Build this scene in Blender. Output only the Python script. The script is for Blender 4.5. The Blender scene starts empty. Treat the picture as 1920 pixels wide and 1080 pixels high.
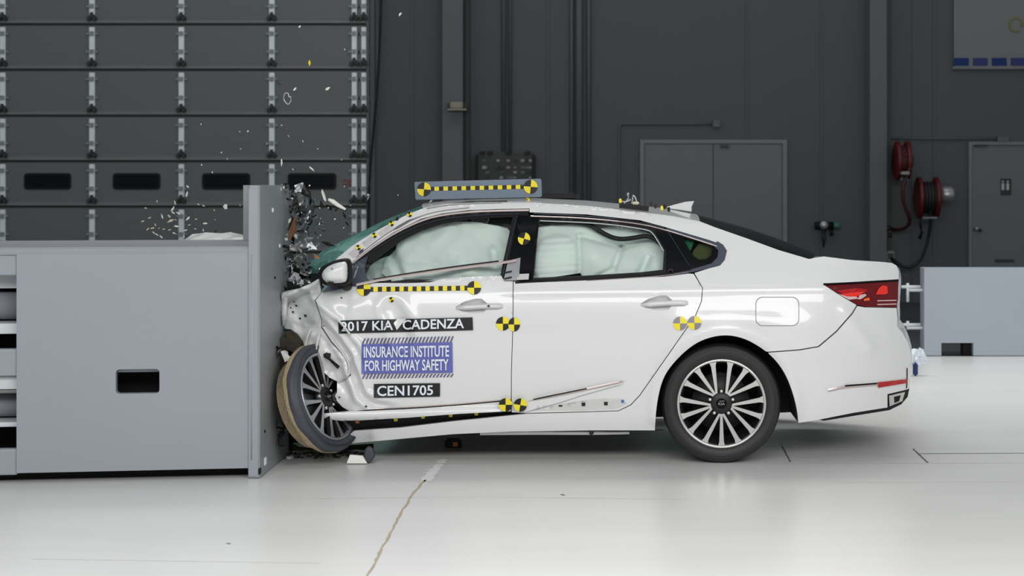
import bpy, bmesh, math, random
from mathutils import Vector, Matrix, noise
from mathutils.geometry import delaunay_2d_cdt
random.seed(7)
scene = bpy.context.scene
COL = scene.collection
# ------------------------------------------------------------------ camera
F, CX, CY, H = 3000.0, 1165.0, 340.0, 1.596      # focal length in px, foot of the optical axis, eye height
cam_data = bpy.data.cameras.new('camera'); cam = bpy.data.objects.new('camera', cam_data); COL.objects.link(cam)
cam.location = (0, 0, H); cam.rotation_euler = (math.pi/2, 0, 0)
cam_data.sensor_width = 36; cam_data.lens = F/1920*36
cam_data.shift_x = -(CX-960)/1920; cam_data.shift_y = -(540-CY)/1920
cam_data.clip_end = 200
cam_data.dof.use_dof = True; cam_data.dof.focus_distance = 9.1; cam_data.dof.aperture_fstop = 3.2
scene.camera = cam
# ------------------------------------------------------------------ light
world = bpy.data.worlds.new('world'); scene.world = world; world.use_nodes = True
world.node_tree.nodes['Background'].inputs[0].default_value = (0.93, 0.97, 1.0, 1)
world.node_tree.nodes['Background'].inputs[1].default_value = 0.22
def area(name, loc, target, sx, sy, power, col=(1, 1, 1), spread=180):
    d = bpy.data.lights.new(name, 'AREA'); d.shape = 'RECTANGLE'; d.size = sx; d.size_y = sy; d.energy = power; d.color = col; d.spread = math.radians(spread)
    o = bpy.data.objects.new(name, d); COL.objects.link(o); o.location = loc
    o.rotation_euler = (Vector(target)-Vector(loc)).to_track_quat('-Z', 'Y').to_euler()
    return o
area('light_bank_front', (1.1, 1.6, 4.3), (0.3, 9.3, 0.7), 12, 2.0, 415, (1, .99, .975))
area('light_bank_foreground', (0.3, 5.0, 6.2), (0.3, 5.2, 0), 12, 1.6, 90, (1, .99, .975), 72)
area('light_bank_rear', (1.0, 12.6, 7.2), (1.0, 12.4, 0), 13, 1.6, 150, (1, .99, .975), 80)
area('light_bank_hall', (-2.0, 16.0, 8.5), (-2.0, 20.0, 2.0), 14, 2.0, 90, (.95, .98, 1))
vs = scene.view_settings
vs.view_transform = 'Standard'; vs.look = 'None'; vs.gamma = 1; vs.use_curve_mapping = False; vs.exposure = 0.3
# ------------------------------------------------------------------ materials
def lin(c): return tuple(((v/255)/12.92 if v/255 <= .04045 else ((v/255+.055)/1.055)**2.4) for v in c)
MATS = {}
def mat(name, rgb, rough=.5, metal=0, coat=0, var=0, scale=6, bump=0, bscale=40, spec=.5, stretch=(1, 1, 1)):
    m = bpy.data.materials.new(name); m.use_nodes = True; nt = m.node_tree; b = nt.nodes['Principled BSDF']
    c = lin(rgb)+(1,)
    b.inputs['Base Color'].default_value = c; b.inputs['Roughness'].default_value = rough; b.inputs['Metallic'].default_value = metal
    b.inputs['Coat Weight'].default_value = coat; b.inputs['Coat Roughness'].default_value = .04
    b.inputs['Specular IOR Level'].default_value = spec
    if var or bump:
        tc = nt.nodes.new('ShaderNodeTexCoord'); mp = nt.nodes.new('ShaderNodeMapping'); mp.inputs['Scale'].default_value = stretch
        nt.links.new(tc.outputs['Object'], mp.inputs['Vector'])
    if var:
        n = nt.nodes.new('ShaderNodeTexNoise'); n.inputs['Scale'].default_value = scale; n.inputs['Detail'].default_value = 5
        nt.links.new(mp.outputs['Vector'], n.inputs['Vector'])
        mx = nt.nodes.new('ShaderNodeMix'); mx.data_type = 'RGBA'
        mx.inputs[6].default_value = tuple(v*(1-var) for v in c[:3])+(1,); mx.inputs[7].default_value = tuple(min(1, v*(1+var)) for v in c[:3])+(1,)
        nt.links.new(n.outputs['Fac'], mx.inputs[0]); nt.links.new(mx.outputs[2], b.inputs['Base Color'])
    if bump:
        n2 = nt.nodes.new('ShaderNodeTexNoise'); n2.inputs['Scale'].default_value = bscale; n2.inputs['Detail'].default_value = 4
        nt.links.new(mp.outputs['Vector'], n2.inputs['Vector'])
        bp = nt.nodes.new('ShaderNodeBump'); bp.inputs['Strength'].default_value = bump; bp.inputs['Distance'].default_value = .02
        nt.links.new(n2.outputs['Fac'], bp.inputs['Height']); nt.links.new(bp.outputs['Normal'], b.inputs['Normal'])
    MATS[name] = m
    return m
def glass(name, tint, refl=1.0):
    m = bpy.data.materials.new(name); m.use_nodes = True; nt = m.node_tree
    for n in list(nt.nodes):
        if n.type == 'BSDF_PRINCIPLED': nt.nodes.remove(n)
    out = [n for n in nt.nodes if n.type == 'OUTPUT_MATERIAL'][0]
    t = nt.nodes.new('ShaderNodeBsdfTransparent'); t.inputs[0].default_value = lin(tint)+(1,)
    g = nt.nodes.new('ShaderNodeBsdfGlossy'); g.inputs['Roughness'].default_value = .03
    fr = nt.nodes.new('ShaderNodeFresnel'); fr.inputs[0].default_value = 1.45
    mu = nt.nodes.new('ShaderNodeMath'); mu.operation = 'MULTIPLY'; mu.inputs[1].default_value = refl
    ms = nt.nodes.new('ShaderNodeMixShader')
    nt.links.new(fr.outputs[0], mu.inputs[0]); nt.links.new(mu.outputs[0], ms.inputs[0])
    nt.links.new(t.outputs[0], ms.inputs[1]); nt.links.new(g.outputs[0], ms.inputs[2]); nt.links.new(ms.outputs[0], out.inputs[0])
    MATS[name] = m
    return m
mat('floor_paint', (214, 215, 213), .30, var=.08, scale=1.1, stretch=(.5, 2.2, 1), bump=.012, bscale=3)
mat('floor_dark', (66, 72, 75), .5, var=.1, scale=2)
mat('wall_paint', (70, 76, 79), .6, var=.04, scale=1.2, stretch=(3, 1, .4))
mat('column_paint', (84, 90, 94), .55, var=.04, scale=3)
mat('door_grey', (98, 99, 103), .5, var=.04, scale=2)
mat('door_frame_paint', (110, 114, 118), .5, var=.04)
mat('section_paint', (103, 108, 109), .55, var=.04, scale=2)
mat('lip_paint', (122, 125, 125), .5, var=.05)
mat('joint_dark', (48, 52, 53), .7, var=.1)
mat('galvanised', (236, 246, 250), .5, .0, var=.12, scale=14)
mat('hinge_grey', (140, 148, 150), .5, var=.1)
mat('dark_metal', (52, 54, 54), .5, .4, var=.1)
mat('rubber', (26, 26, 27), .62, var=.15, scale=30)
mat('tyre_side', (38, 38, 40), .55, var=.1, scale=20)
mat('tyre_blue', (64, 67, 75), .6, var=.4, scale=7)
mat('tyre_dust', (176, 158, 126), .85, var=.35, scale=14, bump=.5, bscale=60)
mat('window_black', (10, 14, 20), .3, spec=.15, var=.1)
mat('barrier_paint', (150, 155, 163), .5, var=.035, scale=2.2, bump=.02, bscale=6)
mat('barrier_plate', (156, 161, 164), .45, .2, var=.12, scale=5, stretch=(1, 1, .35), bump=.05, bscale=14)
mat('barrier_light', (205, 210, 214), .5, var=.04)
mat('block_paint', (166, 174, 183), .6, var=.04, scale=3)
mat('void_black', (6, 6, 7), .8, var=.05)
mat('car_white', (222, 223, 223), .32, coat=.6, var=.008, scale=2)
mat('car_dirt_shade', (206, 206, 204), .5, var=.1, scale=12, bump=.1, bscale=25)  # dull white: dirty bodywork, and the shade painted into the door pocket
mat('gloss_black', (6, 7, 11), .12, spec=.22, var=.1)
mat('satin_black', (18, 18, 20), .5, spec=.3, var=.1)
mat('inner_dark', (40, 40, 42), .8, var=.15)
mat('underbody', (74, 72, 67), .85, var=.3, scale=9)
mat('chrome', (206, 192, 190), .25, .45, var=.03)
mat('trim_grey', (74, 80, 94), .35, .3, var=.06)
mat('alloy', (214, 212, 210), .28, .75, var=.04)
mat('alloy_dark', (44, 43, 44), .45, .5, var=.1)
mat('silver', (170, 172, 176), .35, .7, var=.1)
mat('airbag', (226, 234, 231), .85, var=.02, scale=5)
mat('lamp_red', (176, 8, 16), .25, coat=.15, var=.12, scale=9)
mat('lamp_dark', (98, 2, 10), .25, coat=.15, var=.15, scale=9)
mat('lamp_bright', (236, 42, 30), .15, coat=.6, var=.06)
mat('lamp_orange', (240, 110, 40), .2, var=.06)
mat('lamp_clear', (214, 178, 180), .15, coat=.5, var=.06)
mat('yellow', (240, 222, 40), .5, var=.03)
mat('mark_black', (14, 13, 12), .5, var=.05)
mat('mark_grey', (138, 134, 140), .5, var=.05)
mat('decal_white', (226, 232, 240), .5, var=.02)
mat('decal_blue', (98, 104, 176), .5, var=.1, scale=8)
mat('decal_stripe', (92, 88, 122), .5, var=.1)
mat('board_blue', (112, 126, 142), .55, var=.03)
mat('tape_grey', (196, 194, 192), .6, var=.03)
mat('reel_red', (92, 9, 12), .45, var=.12, scale=9)
mat('hose_black', (18, 20, 22), .6, var=.1)
mat('hose_red', (58, 15, 17), .6, var=.1)
mat('banner', (114, 119, 119), .8, var=.03, scale=3)
mat('banner_blue', (10, 44, 104), .8, var=.08)
mat('banner_violet', (44, 56, 108), .8, var=.08)
mat('banner_gold', (128, 122, 70), .8, var=.08)
mat('beige', (140, 138, 122), .6, var=.05)
mat('green_valve', (60, 110, 96), .5, var=.1)
mat('sign_black', (18, 20, 22), .5, var=.05)
mat('sign_white', (170, 176, 178), .5, var=.03)
mat('red_mark', (128, 62, 62), .6, var=.05)
mat('shard_white', (226, 226, 220), .4, var=.05)
mat('shard_cream', (214, 206, 184), .5, var=.08)
mat('shard_black', (16, 16, 17), .4, var=.1)
mat('shard_grey', (118, 118, 118), .35, .3, var=.15)
mat('shard_brown', (118, 74, 46), .6, var=.15)
mat('shard_orange', (214, 130, 60), .5, var=.08)
mat('dust_brown', (64, 58, 48), .95, var=.35, scale=20, bump=.6, bscale=40)
mat('crack_tan', (168, 156, 134), .9, var=.12, scale=20)
mat('patch_white', (224, 224, 222), .6, var=.05, scale=20)
mat('line_dark', (96, 96, 96), .8, var=.1)
mat('olive_trim', (150, 148, 120), .7, var=.1)
mat('teal_scrap', (90, 190, 170), .5, var=.1)
mat('blue_dot', (60, 110, 180), .5, var=.05)
glass('window_glass', (243, 248, 246), .5)
glass('quarter_glass', (170, 182, 164), .5)
def cracked_glass(name, tint, body, amount):
    m = glass(name, tint, .8); nt = m.node_tree; out = [n for n in nt.nodes if n.type == 'OUTPUT_MATERIAL'][0]; src = out.inputs[0].links[0].from_socket
    d = nt.nodes.new('ShaderNodeBsdfDiffuse'); d.inputs[0].default_value = lin(body)+(1,); tc = nt.nodes.new('ShaderNodeTexCoord')
    v = nt.nodes.new('ShaderNodeTexVoronoi'); v.feature = 'DISTANCE_TO_EDGE'; v.inputs['Scale'].default_value = 16; nt.links.new(tc.outputs['Object'], v.inputs['Vector'])
    r = nt.nodes.new('ShaderNodeMapRange'); r.inputs[1].default_value = 0; r.inputs[2].default_value = .06; r.inputs[3].default_value = .45; r.inputs[4].default_value = amount; nt.links.new(v.outputs['Distance'], r.inputs[0])
    ms = nt.nodes.new('ShaderNodeMixShader'); nt.links.new(r.outputs[0], ms.inputs[0]); nt.links.new(src, ms.inputs[1]); nt.links.new(d.outputs[0], ms.inputs[2]); nt.links.new(ms.outputs[0], out.inputs[0])
cracked_glass('windshield_glass', (176, 228, 218), (120, 206, 196), .13)
glass('clear_plastic', (226, 230, 232), 2.2)
mat('shatter_teal', (62, 140, 128), .3, var=.25, scale=14)
# ------------------------------------------------------------------ geometry helpers
def W(px, py, Y): return Vector(((px-CX)*Y/F, Y, H-(py-CY)*Y/F))
def link(name, me, m, parent=None, smooth=False):
    o = bpy.data.objects.new(name, me); COL.objects.link(o)
    for k in (m if isinstance(m, (list, tuple)) else [m]): me.materials.append(MATS[k])
    if smooth:
        for p in me.polygons: p.use_smooth = True
    if parent:
        o.parent = parent
        o.matrix_parent_inverse = parent.matrix_world_inv if hasattr(parent, 'matrix_world_inv') else Matrix.Translation(-root_loc(parent))
    return o
def root_loc(p):
    v = Vector(p.location); return v
def mesh(name, vs_, fs, m, parent=None, smooth=False, mi=None):
    me = bpy.data.meshes.new(name); me.from_pydata([tuple(v) for v in vs_], [], fs)
    bm = bmesh.new(); bm.from_mesh(me); bmesh.ops.recalc_face_normals(bm, faces=bm.faces); bm.to_mesh(me); bm.free()
    if mi:
        for p, i in zip(me.polygons, mi): p.material_index = i
    me.update()
    return link(name, me, m, parent, smooth)
class MB:
    def __init__(s): s.v = []; s.f = []; s.mi = []
    def add(s, vs_, fs, i=0):
        b = len(s.v); s.v += [Vector(v) for v in vs_]; s.f += [tuple(b+k for k in f) for f in fs]; s.mi += [i]*len(fs)
        return s
    def box(s, x0, x1, y0, y1, z0, z1, i=0, bev=0):
        if bev:
            bm = bmesh.new(); bmesh.ops.create_cube(bm, size=1)
            for v in bm.verts: v.co = ((x0+x1)/2+v.co.x*(x1-x0), (y0+y1)/2+v.co.y*(y1-y0), (z0+z1)/2+v.co.z*(z1-z0))
            bmesh.ops.bevel(bm, geom=bm.edges[:], offset=bev, segments=2, affect='EDGES')
            bm.verts.index_update(); s.add([v.co.copy() for v in bm.verts], [[v.index for v in f.verts] for f in bm.faces], i); bm.free()
            return s
        return s.add([(x0, y0, z0), (x1, y0, z0), (x1, y1, z0), (x0, y1, z0), (x0, y0, z1), (x1, y0, z1), (x1, y1, z1), (x0, y1, z1)],
                     [(0, 3, 2, 1), (4, 5, 6, 7), (0, 1, 5, 4), (1, 2, 6, 5), (2, 3, 7, 6), (3, 0, 4, 7)], i)
    def tube(s, pts, r, seg=8, i=0, cap=True):
        pts = [Vector(p) for p in pts]; n = len(pts); vs_ = []; fs = []
        rr = r if isinstance(r, (list, tuple)) else [r]*n
        up = Vector((0, 0, 1))
        for k, p in enumerate(pts):
            t = (pts[min(k+1, n-1)]-pts[max(k-1, 0)]).normalized()
            a = t.cross(up)
            if a.length < .05: a = t.cross(Vector((0, 1, 0)))
            a.normalize(); b = t.cross(a).normalized()
            for j in range(seg):
                an = 2*math.pi*j/seg; vs_.append(p+(a*math.cos(an)+b*math.sin(an))*rr[k])
        for k in range(n-1):
            for j in range(seg):
                j2 = (j+1) % seg; fs.append((k*seg+j, k*seg+j2, (k+1)*seg+j2, (k+1)*seg+j))
        if cap: fs += [tuple(range(seg)), tuple((n-1)*seg+j for j in range(seg))]
        return s.add(vs_, fs, i)
    def prism(s, poly, ex, i=0):          # poly: list of 3-D points, ex: extrusion vector
        n = len(poly); a = [Vector(p) for p in poly]; ex = Vector(ex); b = [p+ex for p in a]
        fs = [tuple(range(n)), tuple(range(2*n-1, n-1, -1))]+[(k, (k+1) % n, n+(k+1) % n, n+k) for k in range(n)]
        return s.add(a+b, fs, i)
    def lathe(s, prof, seg=48, c=(0, 0, 0), i=0, close=False):   # prof: (radius, y); axis along Y
        n = len(prof); vs_ = []; fs = []
        for j in range(seg):
            an = 2*math.pi*j/seg
            for r, y in prof: vs_.append((c[0]+r*math.cos(an), c[1]+y, c[2]+r*math.sin(an)))
        m_ = n if close else n-1
        for j in range(seg):
            j2 = (j+1) % seg
            for k in range(m_): k2 = (k+1) % n; fs.append((j*n+k, j2*n+k, j2*n+k2, j*n+k2))
        return s.add(vs_, fs, i)
    def xlathe(s, prof, seg=32, c=(0, 0, 0), i=0):               # axis along X; prof: (radius, x)
        b = len(s.v); s.lathe(prof, seg, (0, 0, 0), i)
        for k in range(b, len(s.v)): v = s.v[k]; s.v[k] = Vector((c[0]+v.y, c[1]+v.x, c[2]+v.z))
        return s
    def build(s, name, m, parent=None, smooth=False):
        return mesh(name, s.v, s.f, m, parent, smooth, s.mi if isinstance(m, (list, tuple)) else None)
def root(name, loc, label, cat, group=None, kind=None):
    o = bpy.data.objects.new(name, None); COL.objects.link(o); o.location = loc; o.empty_display_size = .1
    return tag(o, label, cat, group, kind)
def tag(o, label=None, cat=None, group=None, kind=None):
    if label: o['label'] = label
    if cat: o['category'] = cat
    if group: o['group'] = group
    if kind: o['kind'] = kind
    return o
def resample(pts, n):
    d = [0]
    for a, b in zip(pts, pts[1:]): d.append(d[-1]+(Vector(b)-Vector(a)).length)
    out = []
    for k in range(n):
        t = d[-1]*k/(n-1); j = 0
        while j < len(d)-2 and d[j+1] < t: j += 1
        f = (t-d[j])/max(1e-9, d[j+1]-d[j]); out.append(Vector(pts[j]).lerp(Vector(pts[j+1]), f))
    return out
def smoothpoly(pts, it=2):                 # Chaikin, open
    pts = [Vector(p) for p in pts]
    for _ in range(it):
        o = [pts[0]]
        for a, b in zip(pts, pts[1:]): o += [a.lerp(b, .25), a.lerp(b, .75)]
        pts = o+[pts[-1]]
    return pts
def smoothloop(pts, it=1):
    pts = [Vector(p) for p in pts]
    for _ in range(it):
        o = []
        for k in range(len(pts)): a, b = pts[k], pts[(k+1) % len(pts)]; o += [a.lerp(b, .25), a.lerp(b, .75)]
        pts = o
    return pts
def grid(rows):                            # rows: equal length lists of points
    n = len(rows[0]); vs_ = [p for r in rows for p in r]; fs = []
    for a in range(len(rows)-1):
        for b in range(n-1): fs.append((a*n+b, a*n+b+1, (a+1)*n+b+1, (a+1)*n+b))
    return vs_, fs
def inside(p, poly):
    x, y = p; c = False; n = len(poly); j = n-1
    for i in range(n):
        xi, yi = poly[i][0], poly[i][1]; xj, yj = poly[j][0], poly[j][1]
        if (yi > y) != (yj > y) and x < (xj-xi)*(y-yi)/(yj-yi)+xi: c = not c
        j = i
    return c
def edgedist(p, loops):
    best = 1e9
    for L in loops:
        for k in range(len(L)):
            a = L[k]; b = L[(k+1) % len(L)]; dx, dy = b[0]-a[0], b[1]-a[1]; l2 = dx*dx+dy*dy or 1e-9
            t = max(0, min(1, ((p[0]-a[0])*dx+(p[1]-a[1])*dy)/l2)); best = min(best, (p[0]-a[0]-t*dx)**2+(p[1]-a[1]-t*dy)**2)
    return math.sqrt(best)
def triangulate(loops, step):
    """loops[0] outline, others holes; returns 2-D verts, tris and boundary vertex loops"""
    pts = []; edges = []
    for L in loops:
        b = len(pts); dens = []
        for k in range(len(L)):
            a = Vector(L[k][:2]); c = Vector(L[(k+1) % len(L)][:2]); n = max(1, int((c-a).length/step+.5))
            dens += [a.lerp(c, q/n) for q in range(n)]
        pts += dens; m_ = len(dens); edges += [(b+k, b+(k+1) % m_) for k in range(m_)]
    nb = len(pts)
    xs = [p[0] for p in loops[0]]; ys = [p[1] for p in loops[0]]
    y = min(ys)+step*.5; r = 0
    while y < max(ys):
        x = min(xs)+step*(.25 if r % 2 else .75)
        while x < max(xs):
            if inside((x, y), loops[0]) and not any(inside((x, y), h) for h in loops[1:]) and edgedist((x, y), loops) > step*.45: pts.append(Vector((x, y)))
            x += step
        y += step*.87; r += 1
    v, e, f, ov, oe, of = delaunay_2d_cdt(pts, edges, [], 0, 1e-5)
    fs = []
    for t in f:
        c = sum((v[k] for k in t), Vector((0, 0)))/len(t)
        if inside(c, loops[0]) and not any(inside(c, h) for h in loops[1:]): fs.append(tuple(t))
    cnt = {}
    for t in fs:
        for k in range(len(t)):
            q = (t[k], t[(k+1) % len(t)]); cnt[tuple(sorted(q))] = cnt.get(tuple(sorted(q)), 0)+1
    bnd = [q for q, c in cnt.items() if c == 1]
    return v, fs, bnd
def text_geo(txt, bold=0.0, res=3):
    cu = bpy.data.curves.new('txt', 'FONT'); cu.body = txt; cu.size = 1; cu.offset = bold; cu.resolution_u = res; cu.fill_mode = 'FRONT'
    o = bpy.data.objects.new('txt', cu); COL.objects.link(o)
    dg = bpy.context.evaluated_depsgraph_get(); me = bpy.data.meshes.new_from_object(o.evaluated_get(dg))
    v = [w.co.to_2d() for w in me.vertices]; f = [tuple(p.vertices) for p in me.polygons]
    bpy.data.objects.remove(o); bpy.data.curves.remove(cu); bpy.data.meshes.remove(me)
    x0 = min(p.x for p in v); x1 = max(p.x for p in v); y0 = min(p.y for p in v); y1 = max(p.y for p in v)
    return [((p.x-x0)/(x1-x0), (p.y-y0)/(y1-y0)) for p in v], f
# ================================================================== THE HALL
YW = 21.1; SW = F/YW                                  # back wall distance and its pixels per metre
FE = 14.6                                             # where the pale floor paint ends
def wx(px): return (px-CX)/SW
def wz(py): return H-(py-CY)/SW
fl = tag(MB().box(-9, 9, -2, FE, -.2, 0).build('floor', 'floor_paint'), kind='structure')
tag(MB().box(-14, 14, FE, YW+.3, -.2, -.004).build('floor', 'floor_dark'), kind='structure')
tag(MB().box(wx(695), 14, YW, YW+.3, -.2, 8).build('wall_back', 'wall_paint'), kind='structure')
def fz(px, py): Y = F*H/(py-CY); return Vector(((px-CX)*Y/F, Y, 0))
def floor_strip(name, pts, w, m, z=.0015, jit=0):
    P = [fz(*p) for p in pts]; vs_ = []; fs = []
    if jit: P = resample(P, 40)
    for k, p in enumerate(P):
        t = (P[min(k+1, len(P)-1)]-P[max(k-1, 0)]).normalized(); n = Vector((-t.y, t.x, 0))
        o = random.uniform(-1, 1)*jit; ww = w*(1+random.uniform(-.4, .4)*(jit > 0))
        vs_ += [p+n*(ww/2+o)+Vector((0, 0, z)), p-n*(ww/2-o)+Vector((0, 0, z))]
    fs = [(2*k, 2*k+1, 2*k+3, 2*k+2) for k in range(len(P)-1)]
    mesh(name, vs_, fs, m, fl)
floor_strip('joint_crack', [(686, 1085), (720, 1022), (752, 962), (775, 925), (797, 900)], .012, 'crack_tan', jit=.004)
floor_strip('patched_joint', [(797, 903), (812, 884), (832, 861)], .062, 'patch_white', jit=.004)
floor_strip('joint_line', [(1440, 869), (1700, 868.5), (1930, 868)], .008, 'patch_white')
floor_strip('joint_line', [(1722, 851), (1930, 850)], .012, 'line_dark')
floor_strip('joint_crack', [(1712, 842), (1740, 868)], .010, 'line_dark', jit=.002)
floor_strip('joint_crack', [(1466, 836), (1482, 866)], .008, 'line_dark', jit=.002)
floor_strip('joint_line', [(720, 870), (1000, 869), (1240, 869)], .008, 'patch_white')
floor_strip('joint_line', [(560, 935), (900, 932), (1300, 936)], .005, 'patch_white', jit=.001)
floor_strip('joint_line', [(60, 1048), (600, 1056)], .006, 'patch_white', jit=.002)
floor_strip('joint_line', [(1550, 905), (1930, 903)], .006, 'patch_white', jit=.002)
floor_strip('scuff_mark', [(1052, 927), (1058, 929)], .012, 'line_dark')
floor_strip('scuff_mark', [(425, 1019), (432, 1020)], .010, 'line_dark')
# ---- sectional overhead door
SECT = [-208, -123, -38, 47, 132, 218, 303, 388, 473, 558]; STILE = [-492, -325, -158, 9, 176, 343, 512, 666, 684]
YD = YW-.05
od = root('door_1', (wx(350), YW, 0), None, None, kind='structure')
od['label'] = 'grey sectional overhead door with galvanised hinge stiles behind the barrier'
for r in range(len(SECT)-1):
    z1, z0 = wz(SECT[r]), wz(SECT[r+1]); xa, xb = wx(-560), wx(690)
    m = MB()
    m.box(xa, xb, YD, YD+.05, z0+.075, z1-.012)                       # flat face
    m.add([(xa, YD, z0+.075), (xb, YD, z0+.075), (xb, YD-.02, z0+.05), (xa, YD-.02, z0+.05)], [(0, 1, 2, 3)])
    m.box(xa, xb, YD-.02, YD+.05, z0+.022, z0+.05, 2)                      # rolled lip
    m.box(xa, xb, YD-.004, YD+.05, z0, z0+.022, 1)                      # recessed joint
    m.box(xa, xb, YD+.012, YD+.05, z1-.012, z1, 1)
    sec = m.build('door_section', ['section_paint', 'joint_dark', 'lip_paint'], od)
    for i, sx in enumerate(STILE):
        x = wx(sx); w = .035 if sx < 600 else .032; s = MB()
        s.box(x-w, x+w, YD-.035, YD, z0+.13, z1-.035, bev=.004)
        s.build('stile', 'galvanised', sec)
        h = MB()
        for zz in (z1-.12, z0+.24): h.box(x-.075, x+.075, YD-.03, YD-.002, zz-.012, zz+.012); h.box(x-w*.8, x+w*.8, YD-.05, YD-.03, zz-.03, zz+.03, bev=.004)
        h.build('hinge_strap', 'hinge_grey', sec)
        h = MB(); h.box(x-.06, x-.012, YD-.06, YD, z0+.045, z0+.105, bev=.008); h.box(x+.012, x+.06, YD-.06, YD, z0+.045, z0+.105, bev=.008); h.box(x-.02, x+.02, YD-.05, YD, z0+.09, z0+.16)
        h.build('hinge_foot', 'joint_dark', sec)
    if r == 6:
        for px0, px1 in ((-286, -197), (-120, -30), (48, 136), (214, 303), (381, 471), (541, 632)):
            x0, x1, z0_, z1_ = wx(px0), wx(px1), wz(355.5), wz(324.5)
            def rr(x0, x1, z0, z1, rad, n=5):
                o = []
                for cx, cz, a0 in ((x1-rad, z1-rad, 0), (x0+rad, z1-rad, 90), (x0+rad, z0+rad, 180), (x1-rad, z0+rad, 270)):
                    o += [(cx+rad*math.cos(math.radians(a0+90*k/n)), cz+rad*math.sin(math.radians(a0+90*k/n))) for k in range(n+1)]
                return o
            wdo = MB().prism([(x, YD-.012, z) for x, z in rr(x0, x1, z0_, z1_, .045)], (0, .03, 0)).build('window_frame', 'satin_black', sec)
            MB().prism([(x, YD-.016, z) for x, z in rr(x0+.025, x1-.025, z0_+.025, z1_-.025, .03)], (0, .006, 0)).build('pane', 'window_black', sec)
m = None
for x0_, x1_, y0_, y1_, yy in ((655, 660, 348, 337, .041), (645, 647, 349, 336, .004), (648, 651, 340, 336, .004), (648, 651, 349, 345, .004)):
    MB().box(wx(x0_), wx(x1_), YD-yy, YD-yy+.003, wz(y0_), wz(y1_)).build('red_tag', 'red_mark', od)
tag(MB().box(wx(689), wx(694), YW-.10, YW+.02, 0, 8).box(wx(694), wx(704), YW-.06, YW+.02, 0, 8, bev=.01).build('trim_1', 'column_paint'), kind='structure')
# ---- seams, columns, conduits
for px in (773, 1028, 1112, 1400, 1540, 1712, 1752):
    tag(MB().box(wx(px)-.018, wx(px)+.018, YW-.012, YW, 0, 8).build('wall_seam', 'wall_paint', bpy.data.objects['wall_back']))
def column(px0, px1, label, dark, d=.34):
    c = root('steel_column', (wx(px0)+.1, YW-.2, 0), label, 'column')
    x0, x1 = wx(px0), wx(px1)
    MB().box(x0, x1, YW-d, YW-d+.03, 0, 8, bev=.006).build('flange', 'column_paint', c)
    MB().box((x0+x1)/2-.012, (x0+x1)/2+.012, YW-d+.03, YW-.03, 0, 8).build('web', 'column_paint', c)
    MB().box(x0, x1, YW-.03, YW, 0, 8).build('flange', 'column_paint', c)
    if dark: MB().box(x1+.005, x1+dark, YW-.09, YW-.001, 0, 8).build('recess_shade', 'dark_metal', c)  # dark strip stands in for the shaded recess beside the flange
    return c
column(834, 872, 'grey steel wall column carrying the small beige light above the roof target board', .07, d=.3)
column(1624, 1656, 'grey steel wall column between the double door and the red hose reels', .09, d=.3)
def conduit(px, r, z0, z1, label, clamps=()):
    c = root('conduit', (wx(px), YW-.05, z0), label, 'conduit', None)
    MB().tube([(wx(px), YW-r-.02, z0), (wx(px), YW-r-.02, z1)], r, 12).build('pipe', 'column_paint', c, True)
    for z in clamps: MB().box(wx(px)-r*1.3, wx(px)+r*1.3, YW-.03, YW, z-.02, z+.02).build('clamp', 'dark_metal', c)
conduit(945, .028, wz(283), 8, 'left of two grey conduits running up from the dark rack', (wz(244),))
conduit(957, .02, wz(283), 8, 'right of two grey conduits running up from the dark rack', (wz(244),))
conduit(1072, .026, 0, 8, 'leftmost of three tall grey pipes on the wall left of the double door', (wz(303),))
conduit(1086, .05, 0, 8, 'thick middle one of three tall grey pipes on the wall', (wz(303),))
conduit(1104, .026, 0, 8, 'rightmost of three tall grey pipes on the wall left of the double door', (wz(303),))
c = root('conduit', (wx(1162), YW, 0), 'thin grey conduit bending over the double door to a small box', 'conduit')
P = smoothpoly([W(1161, 560, YW-.02), W(1161, 250, YW-.02), W(1161, 240, YW-.02), W(1163, 233, YW-.02), W(1174, 232, YW-.02), W(1337, 232, YW-.02)], 1)
MB().tube(P, .015, 8).build('pipe', 'column_paint', c, True)
MB().box(wx(1336), wx(1350), YW-.06, YW, wz(239), wz(225), bev=.008).build('junction_box', 'column_paint', c)
c = root('conduit', (wx(1680), YW, 0), 'thin grey conduit above the washroom door and hose reels', 'conduit')
MB().tube([W(1668, 260, YW-.03), W(1870, 260, YW-.03)], .013, 8).build('pipe', 'column_paint', c, True)
MB().box(wx(1868), wx(1890), YW-.06, YW-.002, wz(266), wz(256), bev=.006).build('junction_box', 'column_paint', c)
# ---- doors
d2 = root('door_2', (wx(1337), YW, 0), None, None, kind='structure'); d2['label'] = 'grey double door in the back wall behind the car roof'
fr = MB().box(wx(1200), wx(1208), YW-.05, YW, 0, wz(262)).box(wx(1467), wx(1475), YW-.05, YW, 0, wz(262)).box(wx(1208), wx(1467), YW-.05, YW, wz(269), wz(262)).build('frame', 'door_frame_paint', d2)
MB().box(wx(1209), wx(1336.3), YW-.03, YW-.002, 0, wz(270)).build('leaf', 'door_grey', d2)
MB().box(wx(1337.7), wx(1466), YW-.03, YW-.002, 0, wz(270)).build('leaf', 'door_grey', d2)
MB().box(wx(1350), wx(1366), YW-.07, YW-.03, wz(277), wz(272)).build('door_closer', 'dark_metal', d2)
d3 = root('door_3', (wx(1880), YW, 0), None, None, kind='structure'); d3['label'] = 'grey washroom door with black sign right of the hose reels'
MB().box(wx(1815), wx(1821), YW-.05, YW, 0, wz(266)).box(wx(1950), wx(1956), YW-.05, YW, 0, wz(266)).box(wx(1821), wx(1950), YW-.05, YW, wz(272), wz(266)).build('frame', 'door_frame_paint', d3)
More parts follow.
